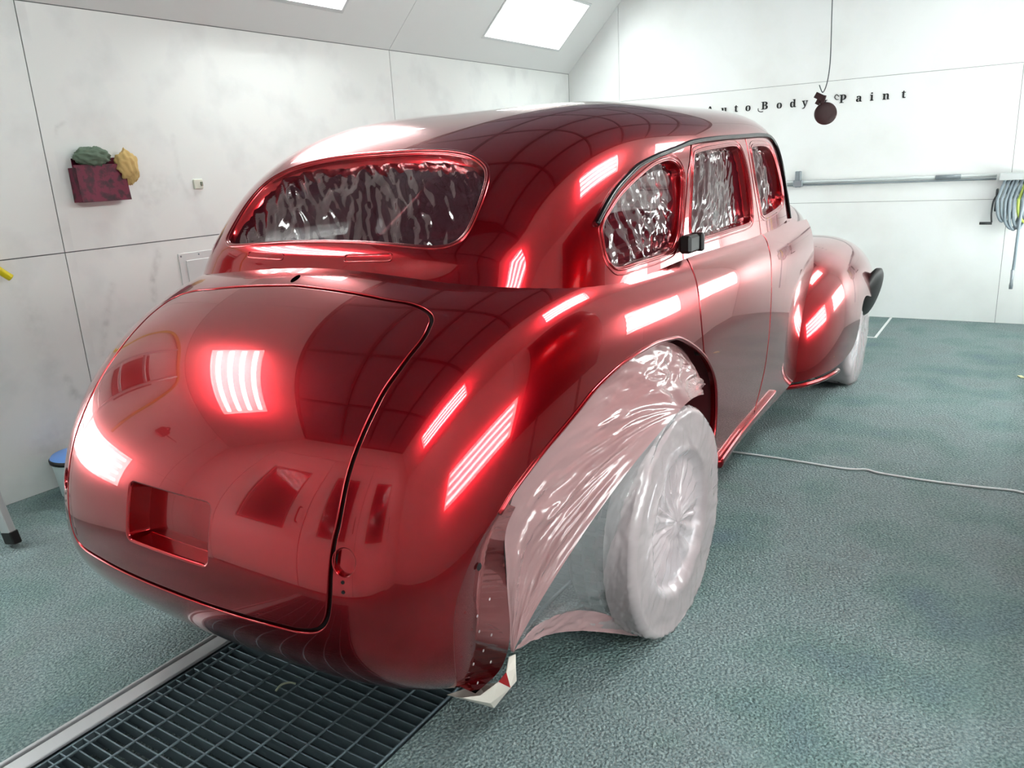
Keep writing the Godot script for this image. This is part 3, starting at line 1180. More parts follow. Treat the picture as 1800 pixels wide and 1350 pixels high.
# grime and rub marks on the left wall, 4 m of wall per tile
func scuff_texture() -> ImageTexture:
	var n := 1024
	var im := Image.create(n, n, false, Image.FORMAT_RGB8)
	var cloud := FastNoiseLite.new()
	cloud.seed = 5
	cloud.frequency = 0.012
	cloud.fractal_octaves = 5
	for y in n:
		for x in n:
			var k := 0.985 - 0.035 * maxf(0.0, cloud.get_noise_2d(x, y) * 1.6)
			im.set_pixel(x, y, Color(k, k, k * 0.995))
	var rough := FastNoiseLite.new()
	rough.seed = 12
	rough.frequency = 0.09
	# [points on the wall (x, y), half width in metres, strength]
	var marks := [
		[[0.43, 1.03, 0.37, 0.90, 0.36, 0.80], 0.022, 0.16], [[0.15, 0.90, 0.08, 0.72, 0.03, 0.58], 0.020, 0.10], [[-0.16, 0.50, -0.14, 0.42, -0.07, 0.36], 0.025, 0.14],
		[[0.15, 0.66, 0.24, 0.67, 0.36, 0.66], 0.030, 0.12], [[0.42, 1.31, 0.50, 1.36], 0.075, 0.10], [[0.02, 1.60, 0.03, 1.64, 0.07, 1.66], 0.010, 0.12], [[0.62, 1.60, 0.62, 1.40, 0.66, 1.30], 0.014, 0.06],
		[[-0.30, 1.02, -0.25, 0.8, -0.22, 0.55], 0.05, 0.05], [[0.10, 0.45, 0.3, 0.30], 0.08, 0.07], [[-0.3, 0.22, 0.0, 0.16, 0.3, 0.12], 0.10, 0.08]]
	for m in marks:
		var pts: Array = m[0]
		for i in pts.size() / 2 - 1:
			var a := Vector2(pts[2 * i], pts[2 * i + 1])
			var b := Vector2(pts[2 * i + 2], pts[2 * i + 3])
			var r: float = m[1]
			var lo := a.min(b) - Vector2(r, r) * 1.5
			var hi := a.max(b) + Vector2(r, r) * 1.5
			for py in range(int(lo.y * n / 4.0), int(hi.y * n / 4.0) + 1):
				for px in range(int(lo.x * n / 4.0) - 1, int(hi.x * n / 4.0) + 1):
					var q := Vector2(px, py) * 4.0 / n
					var d := q.distance_to(Geometry2D.get_closest_point_to_segment(q, a, b)) / r
					if d > 1.4: continue
					var k: float = m[2] * smoothstep(1.4, 0.2, d) * clampf(0.6 + 0.9 * rough.get_noise_2d(px, py), 0.0, 1.2)
					var cx := posmod(px, n)
					var cy := posmod(-py, n)
					var c := im.get_pixel(cx, cy)
					im.set_pixel(cx, cy, c.lerp(Color(0.35, 0.36, 0.35), k * 0.6))
	return ImageTexture.create_from_image(im)


# ---------------------------------------------------------------- room
# boxes covering the rectangle u0..u1, v0..v1 less the holes [u0, u1, v0, v1]
func slab_mesh(o: Vector3, U: Vector3, W: Vector3, N: Vector3, u0: float, u1: float, v0: float, v1: float, thick: float, holes := [], gap := 0.0025) -> ArrayMesh:
	u0 += gap; u1 -= gap; v0 += gap; v1 -= gap
	var st := tool()
	var bas := Basis(U, W, U.cross(W))
	var cuts := [u0, u1]
	for h in holes:
		for e in [h[0], h[1]]:
			if e > u0 and e < u1: cuts.append(e)
	cuts.sort()
	for i in cuts.size() - 1:
		var a: float = cuts[i]
		var b: float = cuts[i + 1]
		if b - a < 1e-5: continue
		var vs := [[v0, v1]]
		for h in holes:
			if h[0] < (a + b) * 0.5 and h[1] > (a + b) * 0.5:
				var nv := []
				for e in vs:
					if h[2] > e[0]: nv.append([e[0], minf(h[2], e[1])])
					if h[3] < e[1]: nv.append([maxf(h[3], e[0]), e[1]])
				vs = nv
		for e in vs:
			if e[1] - e[0] < 1e-5: continue
			var c: Vector3 = o + U * ((a + b) * 0.5) + W * ((e[0] + e[1]) * 0.5) - N * thick * 0.5
			add_box(st, c, Vector3(b - a, e[1] - e[0], thick), 0.0, bas)
	st.generate_normals()
	return st.commit()


# lamps: [wall frame, u0, u1, v0, v1]
const LAMP_X := [[-2.04, -0.88], [0.64, 1.80], [3.32, 4.48]]
const LAMP_X_LEFT := [[-2.04, -0.88], [1.0, 2.16], [3.32, 4.48]]
const HIP_V := [0.222, 0.665]
const WALL_V := [0.62, 1.065]
const LAMP_X_RIGHT := [[-1.08, 0.08], [2.02, 3.18], [3.72, 4.86]]


func frames() -> Dictionary:
	var s := sqrt(0.5)
	return {
		"wall_left": [Vector3(0, 0, -WALL_Z), Vector3(1, 0, 0), Vector3(0, 1, 0), Vector3(0, 0, 1)],
		"wall_right": [Vector3(0, 0, WALL_Z), Vector3(1, 0, 0), Vector3(0, 1, 0), Vector3(0, 0, -1)],
		"hip_left": [Vector3(0, EAVE, -WALL_Z), Vector3(1, 0, 0), Vector3(0, s, s), Vector3(0, -s, s)],
		"hip_right": [Vector3(0, EAVE, WALL_Z), Vector3(1, 0, 0), Vector3(0, s, -s), Vector3(0, -s, -s)],
	}


func build_room() -> void:
	var F := frames()
	var hip_len := (CEIL - EAVE) * sqrt(2.0)
	var xs := [REAR_X, -2.48, -0.045, 2.39, FRONT_X]
	for side in ["left", "right"]:
		var f: Array = F["wall_" + side]
		var w := struct_node("wall_" + side)
		var holes := []
		for e in (LAMP_X_LEFT if side == "left" else LAMP_X_RIGHT): holes.append([e[0], e[1], WALL_V[0], WALL_V[1]])
		put("backing", slab_mesh(f[0] - f[3] * 0.006, f[1], f[2], f[3], REAR_X - 0.1, FRONT_X + 0.1, -0.3, EAVE + 0.1, 0.08, holes, 0.0), M.joint, w)
		for i in 4:
			for v in [[0.0, 1.08], [1.08, EAVE]]:
				put("panel", slab_mesh(f[0], f[1], f[2], f[3], xs[i], xs[i + 1], v[0], v[1], 0.006, holes), M.wall_scuffed if side == "left" else M.wall, w)
		var h: Array = F["hip_" + side]
		var c := struct_node("ceiling_slope_" + side)
		holes = []
		for e in LAMP_X: holes.append([e[0], e[1], HIP_V[0], HIP_V[1]])
		put("backing", slab_mesh(h[0] - h[3] * 0.006, h[1], h[2], h[3], REAR_X - 0.1, FRONT_X + 0.1, -0.06, hip_len + 0.06, 0.08, holes, 0.0), M.joint, c)
		for i in 4:
			put("panel", slab_mesh(h[0], h[1], h[2], h[3], xs[i], xs[i + 1], 0.0, hip_len, 0.006, holes, 0.0015), M.hip, c)
	# front wall with the lettering
	var fo := Vector3(FRONT_X, 0, 0)
	var wf := struct_node("wall_front")
	put("backing", slab_mesh(fo + Vector3(0.006, 0, 0), Vector3(0, 0, 1), Vector3(0, 1, 0), Vector3(-1, 0, 0), -WALL_Z - 0.1, WALL_Z + 0.1, -0.3, CEIL + 0.1, 0.08, [], 0.0), M.joint, wf)
	for z in [[-WALL_Z, -1.61], [-1.61, 1.51], [1.51, WALL_Z]]:
		for v in [[0.0, 0.93], [0.93, 1.872], [1.872, CEIL]]:
			put("panel", slab_mesh(fo, Vector3(0, 0, 1), Vector3(0, 1, 0), Vector3(-1, 0, 0), z[0], z[1], v[0], v[1], 0.006, [], 0.0015), M.wall, wf)
	# rear wall: four booth doors with windows
	var ro := Vector3(REAR_X, 0, 0)
	var wr := struct_node("wall_rear")
	put("panel", slab_mesh(ro, Vector3(0, 0, 1), Vector3(0, 1, 0), Vector3(1, 0, 0), -WALL_Z - 0.1, WALL_Z + 0.1, 2.36, CEIL + 0.1, 0.08, [], 0.0), M.wall, wr)
	put("outside_wall", slab_mesh(ro - Vector3(0.5, 0, 0), Vector3(0, 0, 1), Vector3(0, 1, 0), Vector3(1, 0, 0), -WALL_Z - 0.1, WALL_Z + 0.1, -0.3, CEIL + 0.1, 0.05, [], 0.0), M.filter_frame, wr)
	for e in [[-WALL_Z - 0.1, -1.57], [1.64, WALL_Z + 0.1]]:
		put("panel", slab_mesh(ro, Vector3(0, 0, 1), Vector3(0, 1, 0), Vector3(1, 0, 0), e[0], e[1], 0.0, 2.36, 0.08, [], 0.0), M.wall, wr)
	for i in 3:
		var z0 := -1.57 + 1.07 * i
		var d := struct_node("door_%d" % (i + 1))
		var wz := z0 + 0.535
		var hole := [wz - 0.27, wz + 0.27, 0.88, 1.95]
		put("door_leaf", slab_mesh(ro, Vector3(0, 0, 1), Vector3(0, 1, 0), Vector3(1, 0, 0), z0, z0 + 1.07, 0.02, 2.36, 0.05, [hole], 0.007), M.wall, d)
		var st := tool()
		for e in [wz - 0.275, wz + 0.275]:
			add_box(st, Vector3(REAR_X + 0.004, 1.415, e), Vector3(0.012, 1.10, 0.018), 0.003)
		for y in [0.875, 1.955]:
			add_box(st, Vector3(REAR_X + 0.004, y, wz), Vector3(0.012, 0.018, 0.56), 0.003)
		st.generate_normals()
		put("window_frame", st.commit(), M.joint, d)
		var pane := put("pane", box(Vector3(0.006, 1.07, 0.54), 0.0), M.glass, d)
		pane.position = Vector3(REAR_X - 0.02, 1.415, wz)
		var hz := z0 + 0.97
		put("handle", tube(smooth_path([Vector3(REAR_X + 0.002, 1.02, hz), Vector3(REAR_X + 0.05, 1.04, hz), Vector3(REAR_X + 0.055, 1.15, hz), Vector3(REAR_X + 0.05, 1.26, hz), Vector3(REAR_X + 0.002, 1.28, hz)], 4), 0.011), M.black, d)
	# flat ceiling of filter panels
	var ce := struct_node("ceiling")
	var cz := WALL_Z - (CEIL - EAVE)
	put("backing", slab_mesh(Vector3(0, CEIL + 0.02, 0), Vector3(1, 0, 0), Vector3(0, 0, 1), Vector3(0, -1, 0), REAR_X - 0.1, FRONT_X + 0.1, -cz - 0.1, cz + 0.1, 0.08, [], 0.0), M.filter_frame, ce)
	var rows := 8
	var cols := 4
	var rl := (FRONT_X - REAR_X) / rows
	var cl := cz * 2 / cols
	var pad := filter_pad(rl - 0.05, cl - 0.05)
	for i in rows:
		for j in cols:
			var p := put("filter_panel", pad, M.filter, ce)
			p.position = Vector3(REAR_X + (i + 0.5) * rl, CEIL, -cz + (j + 0.5) * cl)
	var bars := tool()
	for i in rows + 1: add_box(bars, Vector3(REAR_X + i * rl, CEIL - 0.006, 0), Vector3(0.04, 0.025, cz * 2), 0.003)
	for j in cols + 1: add_box(bars, Vector3((REAR_X + FRONT_X) * 0.5, CEIL - 0.006, -cz + j * cl), Vector3(FRONT_X - REAR_X, 0.025, 0.04), 0.003)
	bars.generate_normals()
	put("filter_grid", bars.commit(), M.filter_frame, ce)
	# floor with a pit for the grate
	var fl := tool()
	for r in [[REAR_X - 0.1, FRONT_X + 0.1, -WALL_Z - 0.1, -0.378], [REAR_X - 0.1, FRONT_X + 0.1, 0.462, WALL_Z + 0.1], [REAR_X - 0.1, -2.45, -0.378, 0.462], [0.55, FRONT_X + 0.1, -0.378, 0.462]]:
		add_box(fl, Vector3((r[0] + r[1]) * 0.5, -0.3, (r[2] + r[3]) * 0.5), Vector3(r[1] - r[0], 0.6, r[3] - r[2]), 0.0)
	fl.generate_normals()
	var floor_o := put("floor", fl.commit(), M.floor)
	floor_o.set_meta("kind", "structure")
	var pit := tool()
	add_box(pit, Vector3(-0.95, -0.58, 0.04), Vector3(3.1, 0.04, 0.9), 0.0)
	pit.generate_normals()
	put("pit_floor", pit.commit(), M.pit).set_meta("kind", "structure")


func filter_pad(lx: float, lz: float) -> ArrayMesh:
	var st := tool()
	st.set_smooth_group(0)
	var n := 10
	for i in n:
		for j in n:
			var w := []
			for e in [[i, j], [i + 1, j], [i + 1, j + 1], [i, j + 1]]:
				var a: float = float(e[0]) / n
				var b: float = float(e[1]) / n
				w.append(Vector3((a - 0.5) * lx, -0.03 * pow(sin(PI * a) * sin(PI * b), 0.5), (b - 0.5) * lz))
			quad(st, w[0], w[1], w[2], w[3])
	return finish(st)


# ---------------------------------------------------------------- light fittings
func build_lights() -> void:
	var F := frames()
	for k in ["hip_left", "hip_right", "wall_left", "wall_right"]:
		for i in 3:
			var v: Array = HIP_V if k.begins_with("hip") else WALL_V
			var lx: Array = LAMP_X_RIGHT[i] if k == "wall_right" else LAMP_X_LEFT[i] if k == "wall_left" else LAMP_X[i]
			build_fitting(F[k], lx[0], lx[1], v[0], v[1], k, i)


func build_fitting(f: Array, u0: float, u1: float, v0: float, v1: float, where: String, i: int) -> void:
	var U: Vector3 = f[1]
	var W: Vector3 = f[2]
	var N: Vector3 = f[3]
	var c: Vector3 = f[0] + U * (u0 + u1) * 0.5 + W * (v0 + v1) * 0.5
	var side := "left" if where.ends_with("left") else "right"
	var near: String = ["behind the car tail", "beside the car doors", "next to the front wall"][i]
	var label := "four-tube light in the %s %s, %s" % [side, "ceiling slope" if where.begins_with("hip") else "wall", near]
	var t := thing("light_fitting", label, "light", c, "recessed booth light fittings")
	t.basis = Basis(U, W, U.cross(W))
	var out := U.cross(W).dot(N)   # +1 if local z points into the room
	var lx := u1 - u0
	var ly := v1 - v0
	var D := 0.11
	var st := tool()
	add_box(st, Vector3(0, 0, -out * D), Vector3(lx, ly, 0.006), 0.0)
	for s in [-1.0, 1.0]:
		add_box(st, Vector3(s * lx * 0.5, 0, -out * D * 0.5), Vector3(0.006, ly, D), 0.0)
		add_box(st, Vector3(0, s * ly * 0.5, -out * D * 0.5), Vector3(lx, 0.006, D), 0.0)
	st.generate_normals()
	put("reflector", st.commit(), M.reflector, t)
	st = tool()
	for s in [-1.0, 1.0]:
		add_box(st, Vector3(s * (lx * 0.5 + 0.008), 0, out * 0.002), Vector3(0.022, ly + 0.038, 0.006), 0.0015)
		add_box(st, Vector3(0, s * (ly * 0.5 + 0.008), out * 0.002), Vector3(lx, 0.022, 0.006), 0.0015)
	st.generate_normals()
	put("frame", st.commit(), M.trim, t)
	put("glass_pane", box(Vector3(lx - 0.008, ly - 0.008, 0.004), 0.0), M.glass, t)
	for k in 4:
		var y := (k - 1.5) * ly * 0.235
		var tb := put("lamp_tube", lathe(Vector3.ZERO, Vector3(1, 0, 0), [Vector2(0.0, -lx * 0.48), Vector2(0.019, -lx * 0.48), Vector2(0.019, lx * 0.48), Vector2(0.0, lx * 0.48)], 12), M.lamp_tube, t)
		tb.position = Vector3(0, y, -out * 0.06)
		var al := AreaLight3D.new()
		al.name = "tube_light"
		al.area_size = Vector2(lx * 0.94, 0.042)
		al.light_color = Color(0.965, 1.0, 0.99)
		al.light_energy = [0.22, 0.41, 0.13][i] if where.begins_with("hip") else [0.11, 0.22, 0.07][i]
		al.area_range = 14.0
		al.area_attenuation = 2.0
		al.shadow_enabled = true
		t.add_child(al, true)
		al.transform = Transform3D(Basis(Vector3(out, 0, 0) , Vector3(0, 1, 0), Vector3(0, 0, out)).rotated(Vector3(0, 1, 0), PI), Vector3(0, y, -out * 0.036))


# ---------------------------------------------------------------- floor grate
func build_floor_grate() -> void:
	var g := thing("floor_grate", "galvanised steel bar grating over the floor pit behind the car", "grate")
	var bar := box(Vector3(0.0042, 0.032, 0.738), 0.0008)
	var x := -2.43
	while x < 0.52:
		var b := put("bearing_bar", bar, M.steel, g)
		b.position = Vector3(x, -0.020, 0.077)
		x += 0.0302
	var rod := box(Vector3(2.96, 0.0065, 0.0062), 0.0018)
	for i in 8:
		var r := put("cross_rod", rod, M.steel, g)
		r.position = Vector3(-0.95, -0.0042, -0.262 + i * 0.1012)
	var flat := box(Vector3(2.98, 0.032, 0.006), 0.001)
	for z in [-0.296, 0.447]:
		var r := put("edge_bar", flat, M.steel, g)
		r.position = Vector3(-0.95, -0.020, z)
	# worn rail along the pit edge
	var rl := thing("pit_rail", "worn flat steel rail along the left edge of the floor grate", "rail")
	var a := put("flat_bar", box(Vector3(3.0, 0.010, 0.052), 0.002), M.rail, rl)
	a.position = Vector3(-0.95, -0.001, -0.334)
	var e := put("edge_angle", box(Vector3(3.0, 0.016, 0.010), 0.002), M.rail, rl)
	e.position = Vector3(-0.95, 0.0, -0.373)
	var e2 := put("support_ledge", box(Vector3(3.0, 0.03, 0.08), 0.002), M.steel, rl)
	e2.position = Vector3(-0.95, -0.055, -0.338)
	var r2 := thing("pit_ledge", "dark steel ledge along the right edge of the floor grate", "rail")
	var l := put("ledge", box(Vector3(3.0, 0.03, 0.03), 0.002), M.black, r2)
	l.position = Vector3(-0.95, -0.055, 0.452)


# ---------------------------------------------------------------- masking film and paper
func ridged(sd: int, freq: float) -> FastNoiseLite:
	var f := FastNoiseLite.new()
	f.noise_type = FastNoiseLite.TYPE_SIMPLEX_SMOOTH
	f.seed = sd
	f.frequency = freq
	f.fractal_type = FastNoiseLite.FRACTAL_RIDGED
	f.fractal_octaves = 3
	f.fractal_gain = 0.55
	f.domain_warp_enabled = false
	return f


# folded film: straight sharp creases between flat facets, around one unit high
func crumple(a: float, b: float, sd: int, soft: FastNoiseLite) -> float:
	var h := 0.0
	var w := 1.0
	for k in 8:
		var an := fposmod(sd * 0.7 + k * 2.399, TAU)
		var len := 0.17 * pow(0.74, k)
		var t := (a * cos(an) + b * sin(an)) / len + 2.2 * soft.get_noise_2d(a * 3.0 + k * 11.0, b * 3.0 - k * 7.0)
		var m := maxf(0.0, 0.35 + 1.6 * soft.get_noise_2d(a * 2.0 - k * 5.0 + sd, b * 2.0 + k * 3.0))
		h += absf(fposmod(t, 1.0) * 2.0 - 1.0) * w * m
		w *= 0.76
	return h


func window_film(win: PackedVector2Array, step: Vector2, sd: int, amp: float, turn: float) -> Array:
	var soft := FastNoiseLite.new()
	soft.seed = sd + 9
	soft.frequency = 1.0
	return renormal(sheet(on_upper, up_upper, grow(on_upper, densify(win), 0.006), [], step, [], {}, func(_q: Vector2, p: Vector3, nn: Vector3) -> Vector3:
		var a := (p.x + p.z * 1.1) * cos(turn) + p.y * sin(turn)
		var b := -(p.x + p.z * 1.1) * sin(turn) + p.y * cos(turn)
		return p - nn * (0.038 - amp * crumple(a, b * 0.6, sd, soft))))


func build_masking() -> void:
	var wins := [
		["crinkled clear masking film over the wide rear window", both_halves(smooth_uv(REAR_WIN, 5)), Vector2(0.0030, 0.0052), 3, 0.0115, 0.5, [1]],
		["crinkled film over the rounded quarter window", smooth_uv(QUARTER_WIN, 4, true), Vector2(0.0045, 0.008), 17, 0.0095, 0.9, [1, -1]],
		["crinkled film over the rear door window", smooth_uv(REAR_DOOR_WIN, 4, true), Vector2(0.007, 0.008), 29, 0.0085, -0.6, [1, -1]],
		["crinkled film over the front door window", smooth_uv(FRONT_DOOR_WIN, 4, true), Vector2(0.008, 0.009), 41, 0.0085, 0.2, [1, -1]],
	]
	for w in wins:
		var a := window_film(w[1], w[2], w[3], w[4], w[5])
		for s: int in w[6]:
			put("window_film", mesh_of(a, s < 0), M.film_window, car_node, w[0])
	for s in [1.0, -1.0]:
		wheel_film(s)
	# front wheels: a simple bag
	for s in [1.0, -1.0]:
		var st := tool()
		st.set_smooth_group(0)
		var nz := ridged(77, 9.0)
		var c := Vector3(2.87, 0.335, 0.74 * s)
		var rows := []
		for j in 15:
			var row := PackedVector3Array()
			for i in 73:
				var an := TAU * i / 72
				var t := j / 14.0
				var z := lerpf(-0.125, 0.13, clampf(t * 1.6, 0.0, 1.0))
				var r := 0.335 if t < 0.62 else 0.335 * (1.0 - (t - 0.62) / 0.38)
				r += 0.012 * nz.get_noise_3d(cos(an) * 0.4, sin(an) * 0.4, z * 1.2) * clampf(r * 6, 0, 1)
				var p := c + Vector3(cos(an) * r, sin(an) * r, (z + 0.006 * nz.get_noise_2d(r * cos(an), r * sin(an) + 3.0)) * s)
				p.y = maxf(p.y, 0.003)
				row.append(p)
			rows.append(row)
		for j in 14:
			for i in 72:
				if s > 0: quad(st, rows[j][i], rows[j][i + 1], rows[j + 1][i + 1], rows[j + 1][i])
				else: quad(st, rows[j][i], rows[j + 1][i], rows[j + 1][i + 1], rows[j][i + 1])
		put("wheel_film", finish(st), M.film_wheel, car_node, "crumpled plastic film bagging the front wheel")
	# masking paper under the flange
	var pp := thing("masking_paper", "crumpled white masking paper with red overspray under the rear corner", "paper")
	var A := [Vector3(-0.835, 0.203, 0.655), Vector3(-0.79, 0.185, 0.672), Vector3(-0.765, 0.150, 0.68), Vector3(-0.735, 0.112, 0.668), Vector3(-0.70, 0.155, 0.695), Vector3(-0.665, 0.150, 0.690), Vector3(-0.675, 0.195, 0.697), Vector3(-0.712, 0.205, 0.694), Vector3(-0.665, 0.225, 0.692), Vector3(-0.695, 0.236, 0.693), Vector3(-0.64, 0.175, 0.672), Vector3(-0.745, 0.20, 0.694), Vector3(-0.70, 0.13, 0.60), Vector3(-0.80, 0.16, 0.58)]
	paper_piece(pp, "flap", A, [[0, 2, 1], [0, 3, 2], [0, 13, 3], [13, 12, 3]], M.paper)
	paper_piece(pp, "fold", A, [[2, 3, 4], [2, 4, 11], [1, 2, 11], [3, 12, 4], [4, 12, 5]], M.paper)
	paper_piece(pp, "oversprayed_fold", A, [[11, 4, 7], [3, 5, 4]], M.paper_red)
	paper_piece(pp, "wad", A, [[4, 5, 6], [4, 6, 7], [7, 6, 8], [7, 8, 9], [6, 5, 10], [6, 10, 8]], M.paper)


func paper_piece(parent: Node, n: String, A: Array, tris: Array, m: Material) -> void:
	var st := tool()
	st.set_smooth_group(-1)
	for t in tris:
		tri(st, A[t[0]], A[t[1]], A[t[2]])
		tri(st, A[t[0]] - Vector3(0, 0, 0.0015), A[t[2]] - Vector3(0, 0, 0.0015), A[t[1]] - Vector3(0, 0, 0.0015))
	st.generate_normals()
	put(n, st.commit(), m, parent)


func grid_sheet(rows: Array, flip: bool) -> ArrayMesh:
	var st := tool()
	st.set_smooth_group(0)
	for j in rows.size() - 1:
		for i in rows[0].size() - 1:
			if flip: quad(st, rows[j][i], rows[j + 1][i], rows[j + 1][i + 1], rows[j][i + 1])
			else: quad(st, rows[j][i], rows[j][i + 1], rows[j + 1][i + 1], rows[j + 1][i])
	return finish(st)


func wheel_film(s: float) -> void:
	var C := Vector3(-0.01, 0.325, 0.0)
	var R := 0.336
	var ZF := 0.862
	var t := Node3D.new()
	t.name = "wheel_film"
	t.set_meta("label", "clear plastic sheet draped over the rear wheel and taped to the arch")
	car_node.add_child(t, true)
	var mir := Vector3(1, 1, s)
	var arch_line := smooth_path([Vector3(-0.684, 0.245, 0.690), Vector3(-0.680, 0.33, 0.688), Vector3(-0.684, 0.45, 0.692), Vector3(-0.690, 0.57, 0.70), Vector3(-0.655, 0.655, 0.712), Vector3(-0.545, 0.735, 0.725), Vector3(-0.36, 0.800, 0.735), Vector3(-0.13, 0.842, 0.742), Vector3(0.08, 0.840, 0.745), Vector3(0.24, 0.795, 0.748), Vector3(0.36, 0.72, 0.75), Vector3(0.43, 0.63, 0.755)], 8)
	var fold_line := smooth_path([Vector3(-0.682, 0.242, 0.694), Vector3(-0.60, 0.33, 0.72), Vector3(-0.50, 0.42, 0.752), Vector3(-0.38, 0.515, 0.79), Vector3(-0.24, 0.605, 0.83), Vector3(-0.10, 0.668, 0.862), Vector3(0.02, 0.688, 0.868), Vector3(0.14, 0.672, 0.855), Vector3(0.26, 0.64, 0.83), Vector3(0.36, 0.62, 0.79)], 8)
	var streak := ridged(5, 1.0)
	var soft := FastNoiseLite.new()
	soft.seed = 8
	soft.frequency = 1.0
	# upper drape, from the arch down to the fold
	var rows := []
	var nj := 46
	var ni := 170
	for j in nj + 1:
		var row := PackedVector3Array()
		var v := float(j) / nj
		for i in ni + 1:
			var u := float(i) / ni
			var a := along(arch_line, u)
			var b := along(fold_line, u)
			var p := a.lerp(b, v)
			var edge := sin(PI * clampf(v * 0.93 + 0.03, 0, 1))
			var sag := -0.05 * sin(PI * v) * sin(PI * clampf(u * 1.1, 0, 1))
			var th := atan2(1.06 - v, (u - 0.63) * 1.5) + 0.05 * soft.get_noise_2d(u * 3.0, v * 3.0)
			var rad := Vector2((u - 0.63) * 1.5, 1.06 - v).length()
			var q := u + 0.10 * (v - 0.5) * (u - 0.9) + 0.008 * soft.get_noise_2d(u * 4.0, v * 2.0)
			var h := 0.0
			for k in 4:
				var m := maxf(0.0, 0.25 + 1.3 * soft.get_noise_2d(th * 2.0 + k * 9.0, rad * 1.2 - k * 4.0))
				h += absf(fposmod(th * [2.6, 4.7, 8.3, 15.0][k] + k * 0.37, 1.0) * 2.0 - 1.0) * m * minf(rad * 1.6, 1.0) * [0.034, 0.020, 0.010, 0.0045][k]
				m = maxf(0.0, 0.2 + 1.2 * soft.get_noise_2d(q * 4.0 + k * 5.0, v * 1.0 + k * 3.0))
				h += absf(fposmod(q * [6.0, 11.0, 19.0, 37.0][k] + k * 0.61, 1.0) * 2.0 - 1.0) * m * [0.012, 0.008, 0.004, 0.002][k] * smoothstep(0.95, 0.4, v)
			p += Vector3(-0.25, 0.45, 0.85).normalized() * (h * edge + sag) 
			row.append(p * mir)
		rows.append(row)
	put("upper_drape", grid_sheet(rows, s > 0), M.film_drape, t)
	# hanging part between the fold and the tire
	var low_line := smooth_path([Vector3(-0.682, 0.240, 0.692), Vector3(-0.60, 0.228, 0.70), Vector3(-0.50, 0.196, 0.715), Vector3(-0.40, 0.150, 0.735), Vector3(-0.30, 0.095, 0.765), Vector3(-0.20, 0.040, 0.81), Vector3(-0.10, 0.006, 0.845)], 6)
	var rim_line := PackedVector3Array()
	for i in 40:
		var an := deg_to_rad(lerpf(-106.0, -258.0, i / 39.0))
		rim_line.append(Vector3(C.x + cos(an) * R, maxf(C.y + sin(an) * R, 0.004), ZF - 0.012))
	rows = []
	for j in 41:
		var row := PackedVector3Array()
		var v := j / 40.0
		for i in 121:
			var u := i / 120.0
			var a := along(fold_line, u * 0.60)
			var b := along(low_line, u / 0.42) if u < 0.42 else along(rim_line, (u - 0.42) / 0.58)
			var p := a.lerp(b, v)
			var edge := sin(PI * v)
			var h := 0.0
			for k in 3:
				var m := maxf(0.0, 0.25 + 1.5 * soft.get_noise_2d(u * 3.0 + k * 9.0, v * 2.5 + k * 5.0))
				h += absf(fposmod((v * 0.8 + u * 0.35 + 0.05 * soft.get_noise_2d(u * 4.0, v * 4.0)) * [4.0, 9.0, 17.0][k], 1.0) * 2.0 - 1.0) * m * [0.016, 0.009, 0.004][k]
			p += Vector3(-0.6, 0.0, 0.8) * (h * edge - 0.03 * edge * (1.0 - u))
			row.append(p * mir)
		rows.append(row)
	put("lower_drape", grid_sheet(rows, s > 0), M.film_clear, t)
	# skirt along the bottom, thicker where the film is bunched
	rows = []
	for j in 9:
		var row := PackedVector3Array()
		var v := j / 8.0
		for i in 61:
			var u := i / 60.0
			var p := along(low_line, u)
			var up := Vector3(0.02, 0.055 * (0.35 + 0.65 * sin(PI * minf(u * 1.2, 1.0))), 0.012)
			var q := p + up * v + Vector3(0, 0, 0.006) * streak.get_noise_2d(u * 5.0 + v, v * 3.0)
			q.y = maxf(q.y, 0.003)
			row.append(q * mir)
		rows.append(row)
	put("bottom_hem", grid_sheet(rows, s < 0), M.film_drape, t)
	# film stretched over the wheel face, rolled round the tire
	rows = []
	var spoke := ridged(15, 1.0)
	for j in 61:
		var row := PackedVector3Array()
		var v := j / 60.0
		for i in 181:
			var an := TAU * i / 180.0
			var r: float
			var z: float
			if v < 0.72:
				r = R * v / 0.72 * 0.985
				z = ZF
				var rr := r / R
				var din := 0.030 * smoothstep(0.66, 0.55, rr) - 0.012 * smoothstep(0.22, 0.1, rr)
				z -= din
				var ray_h := absf(fposmod(an / TAU * 20.0 + 0.5 * soft.get_noise_2d(cos(an) * 2.0, sin(an) * 2.0), 1.0) * 2.0 - 1.0)
				z += 0.011 * ray_h * smoothstep(0.06, 0.25, rr) * smoothstep(0.66, 0.5, rr)
				z += 0.004 * absf(fposmod((cos(an) * 0.8 + sin(an) * 0.6) * r * 9.0 + soft.get_noise_2d(cos(an) * r * 6.0, sin(an) * r * 6.0), 1.0) * 2.0 - 1.0)
				z += 0.0018 * soft.get_noise_2d(an * 14.0, rr * 3.0)
			else:
				var k := (v - 0.72) / 0.28
				r = R + 0.006 + 0.006 * streak.get_noise_2d(an * 9.0, k * 2.0)
				z = ZF - 0.012 - 0.14 * k
				if an > PI * 0.55 and an < PI * 1.45: z = ZF - 0.012 - 0.075 * k
			var p := Vector3(C.x + cos(an) * r, C.y + sin(an) * r, z)
			if v >= 0.72:
				# slack film gathered at the foot of the tire
				var foot := smoothstep(-0.75, -0.97, sin(an)) * clampf((v - 0.72) / 0.1, 0.0, 1.0)
				p += Vector3(0.05, 0.01, 0.015) * foot * (0.6 + 0.4 * streak.get_noise_2d(an * 7.0, v))
			p.y = maxf(p.y, 0.003)
			row.append(p * mir)
		rows.append(row)
	put("wheel_face_film", grid_sheet(rows, s < 0), M.film_wheel, t)


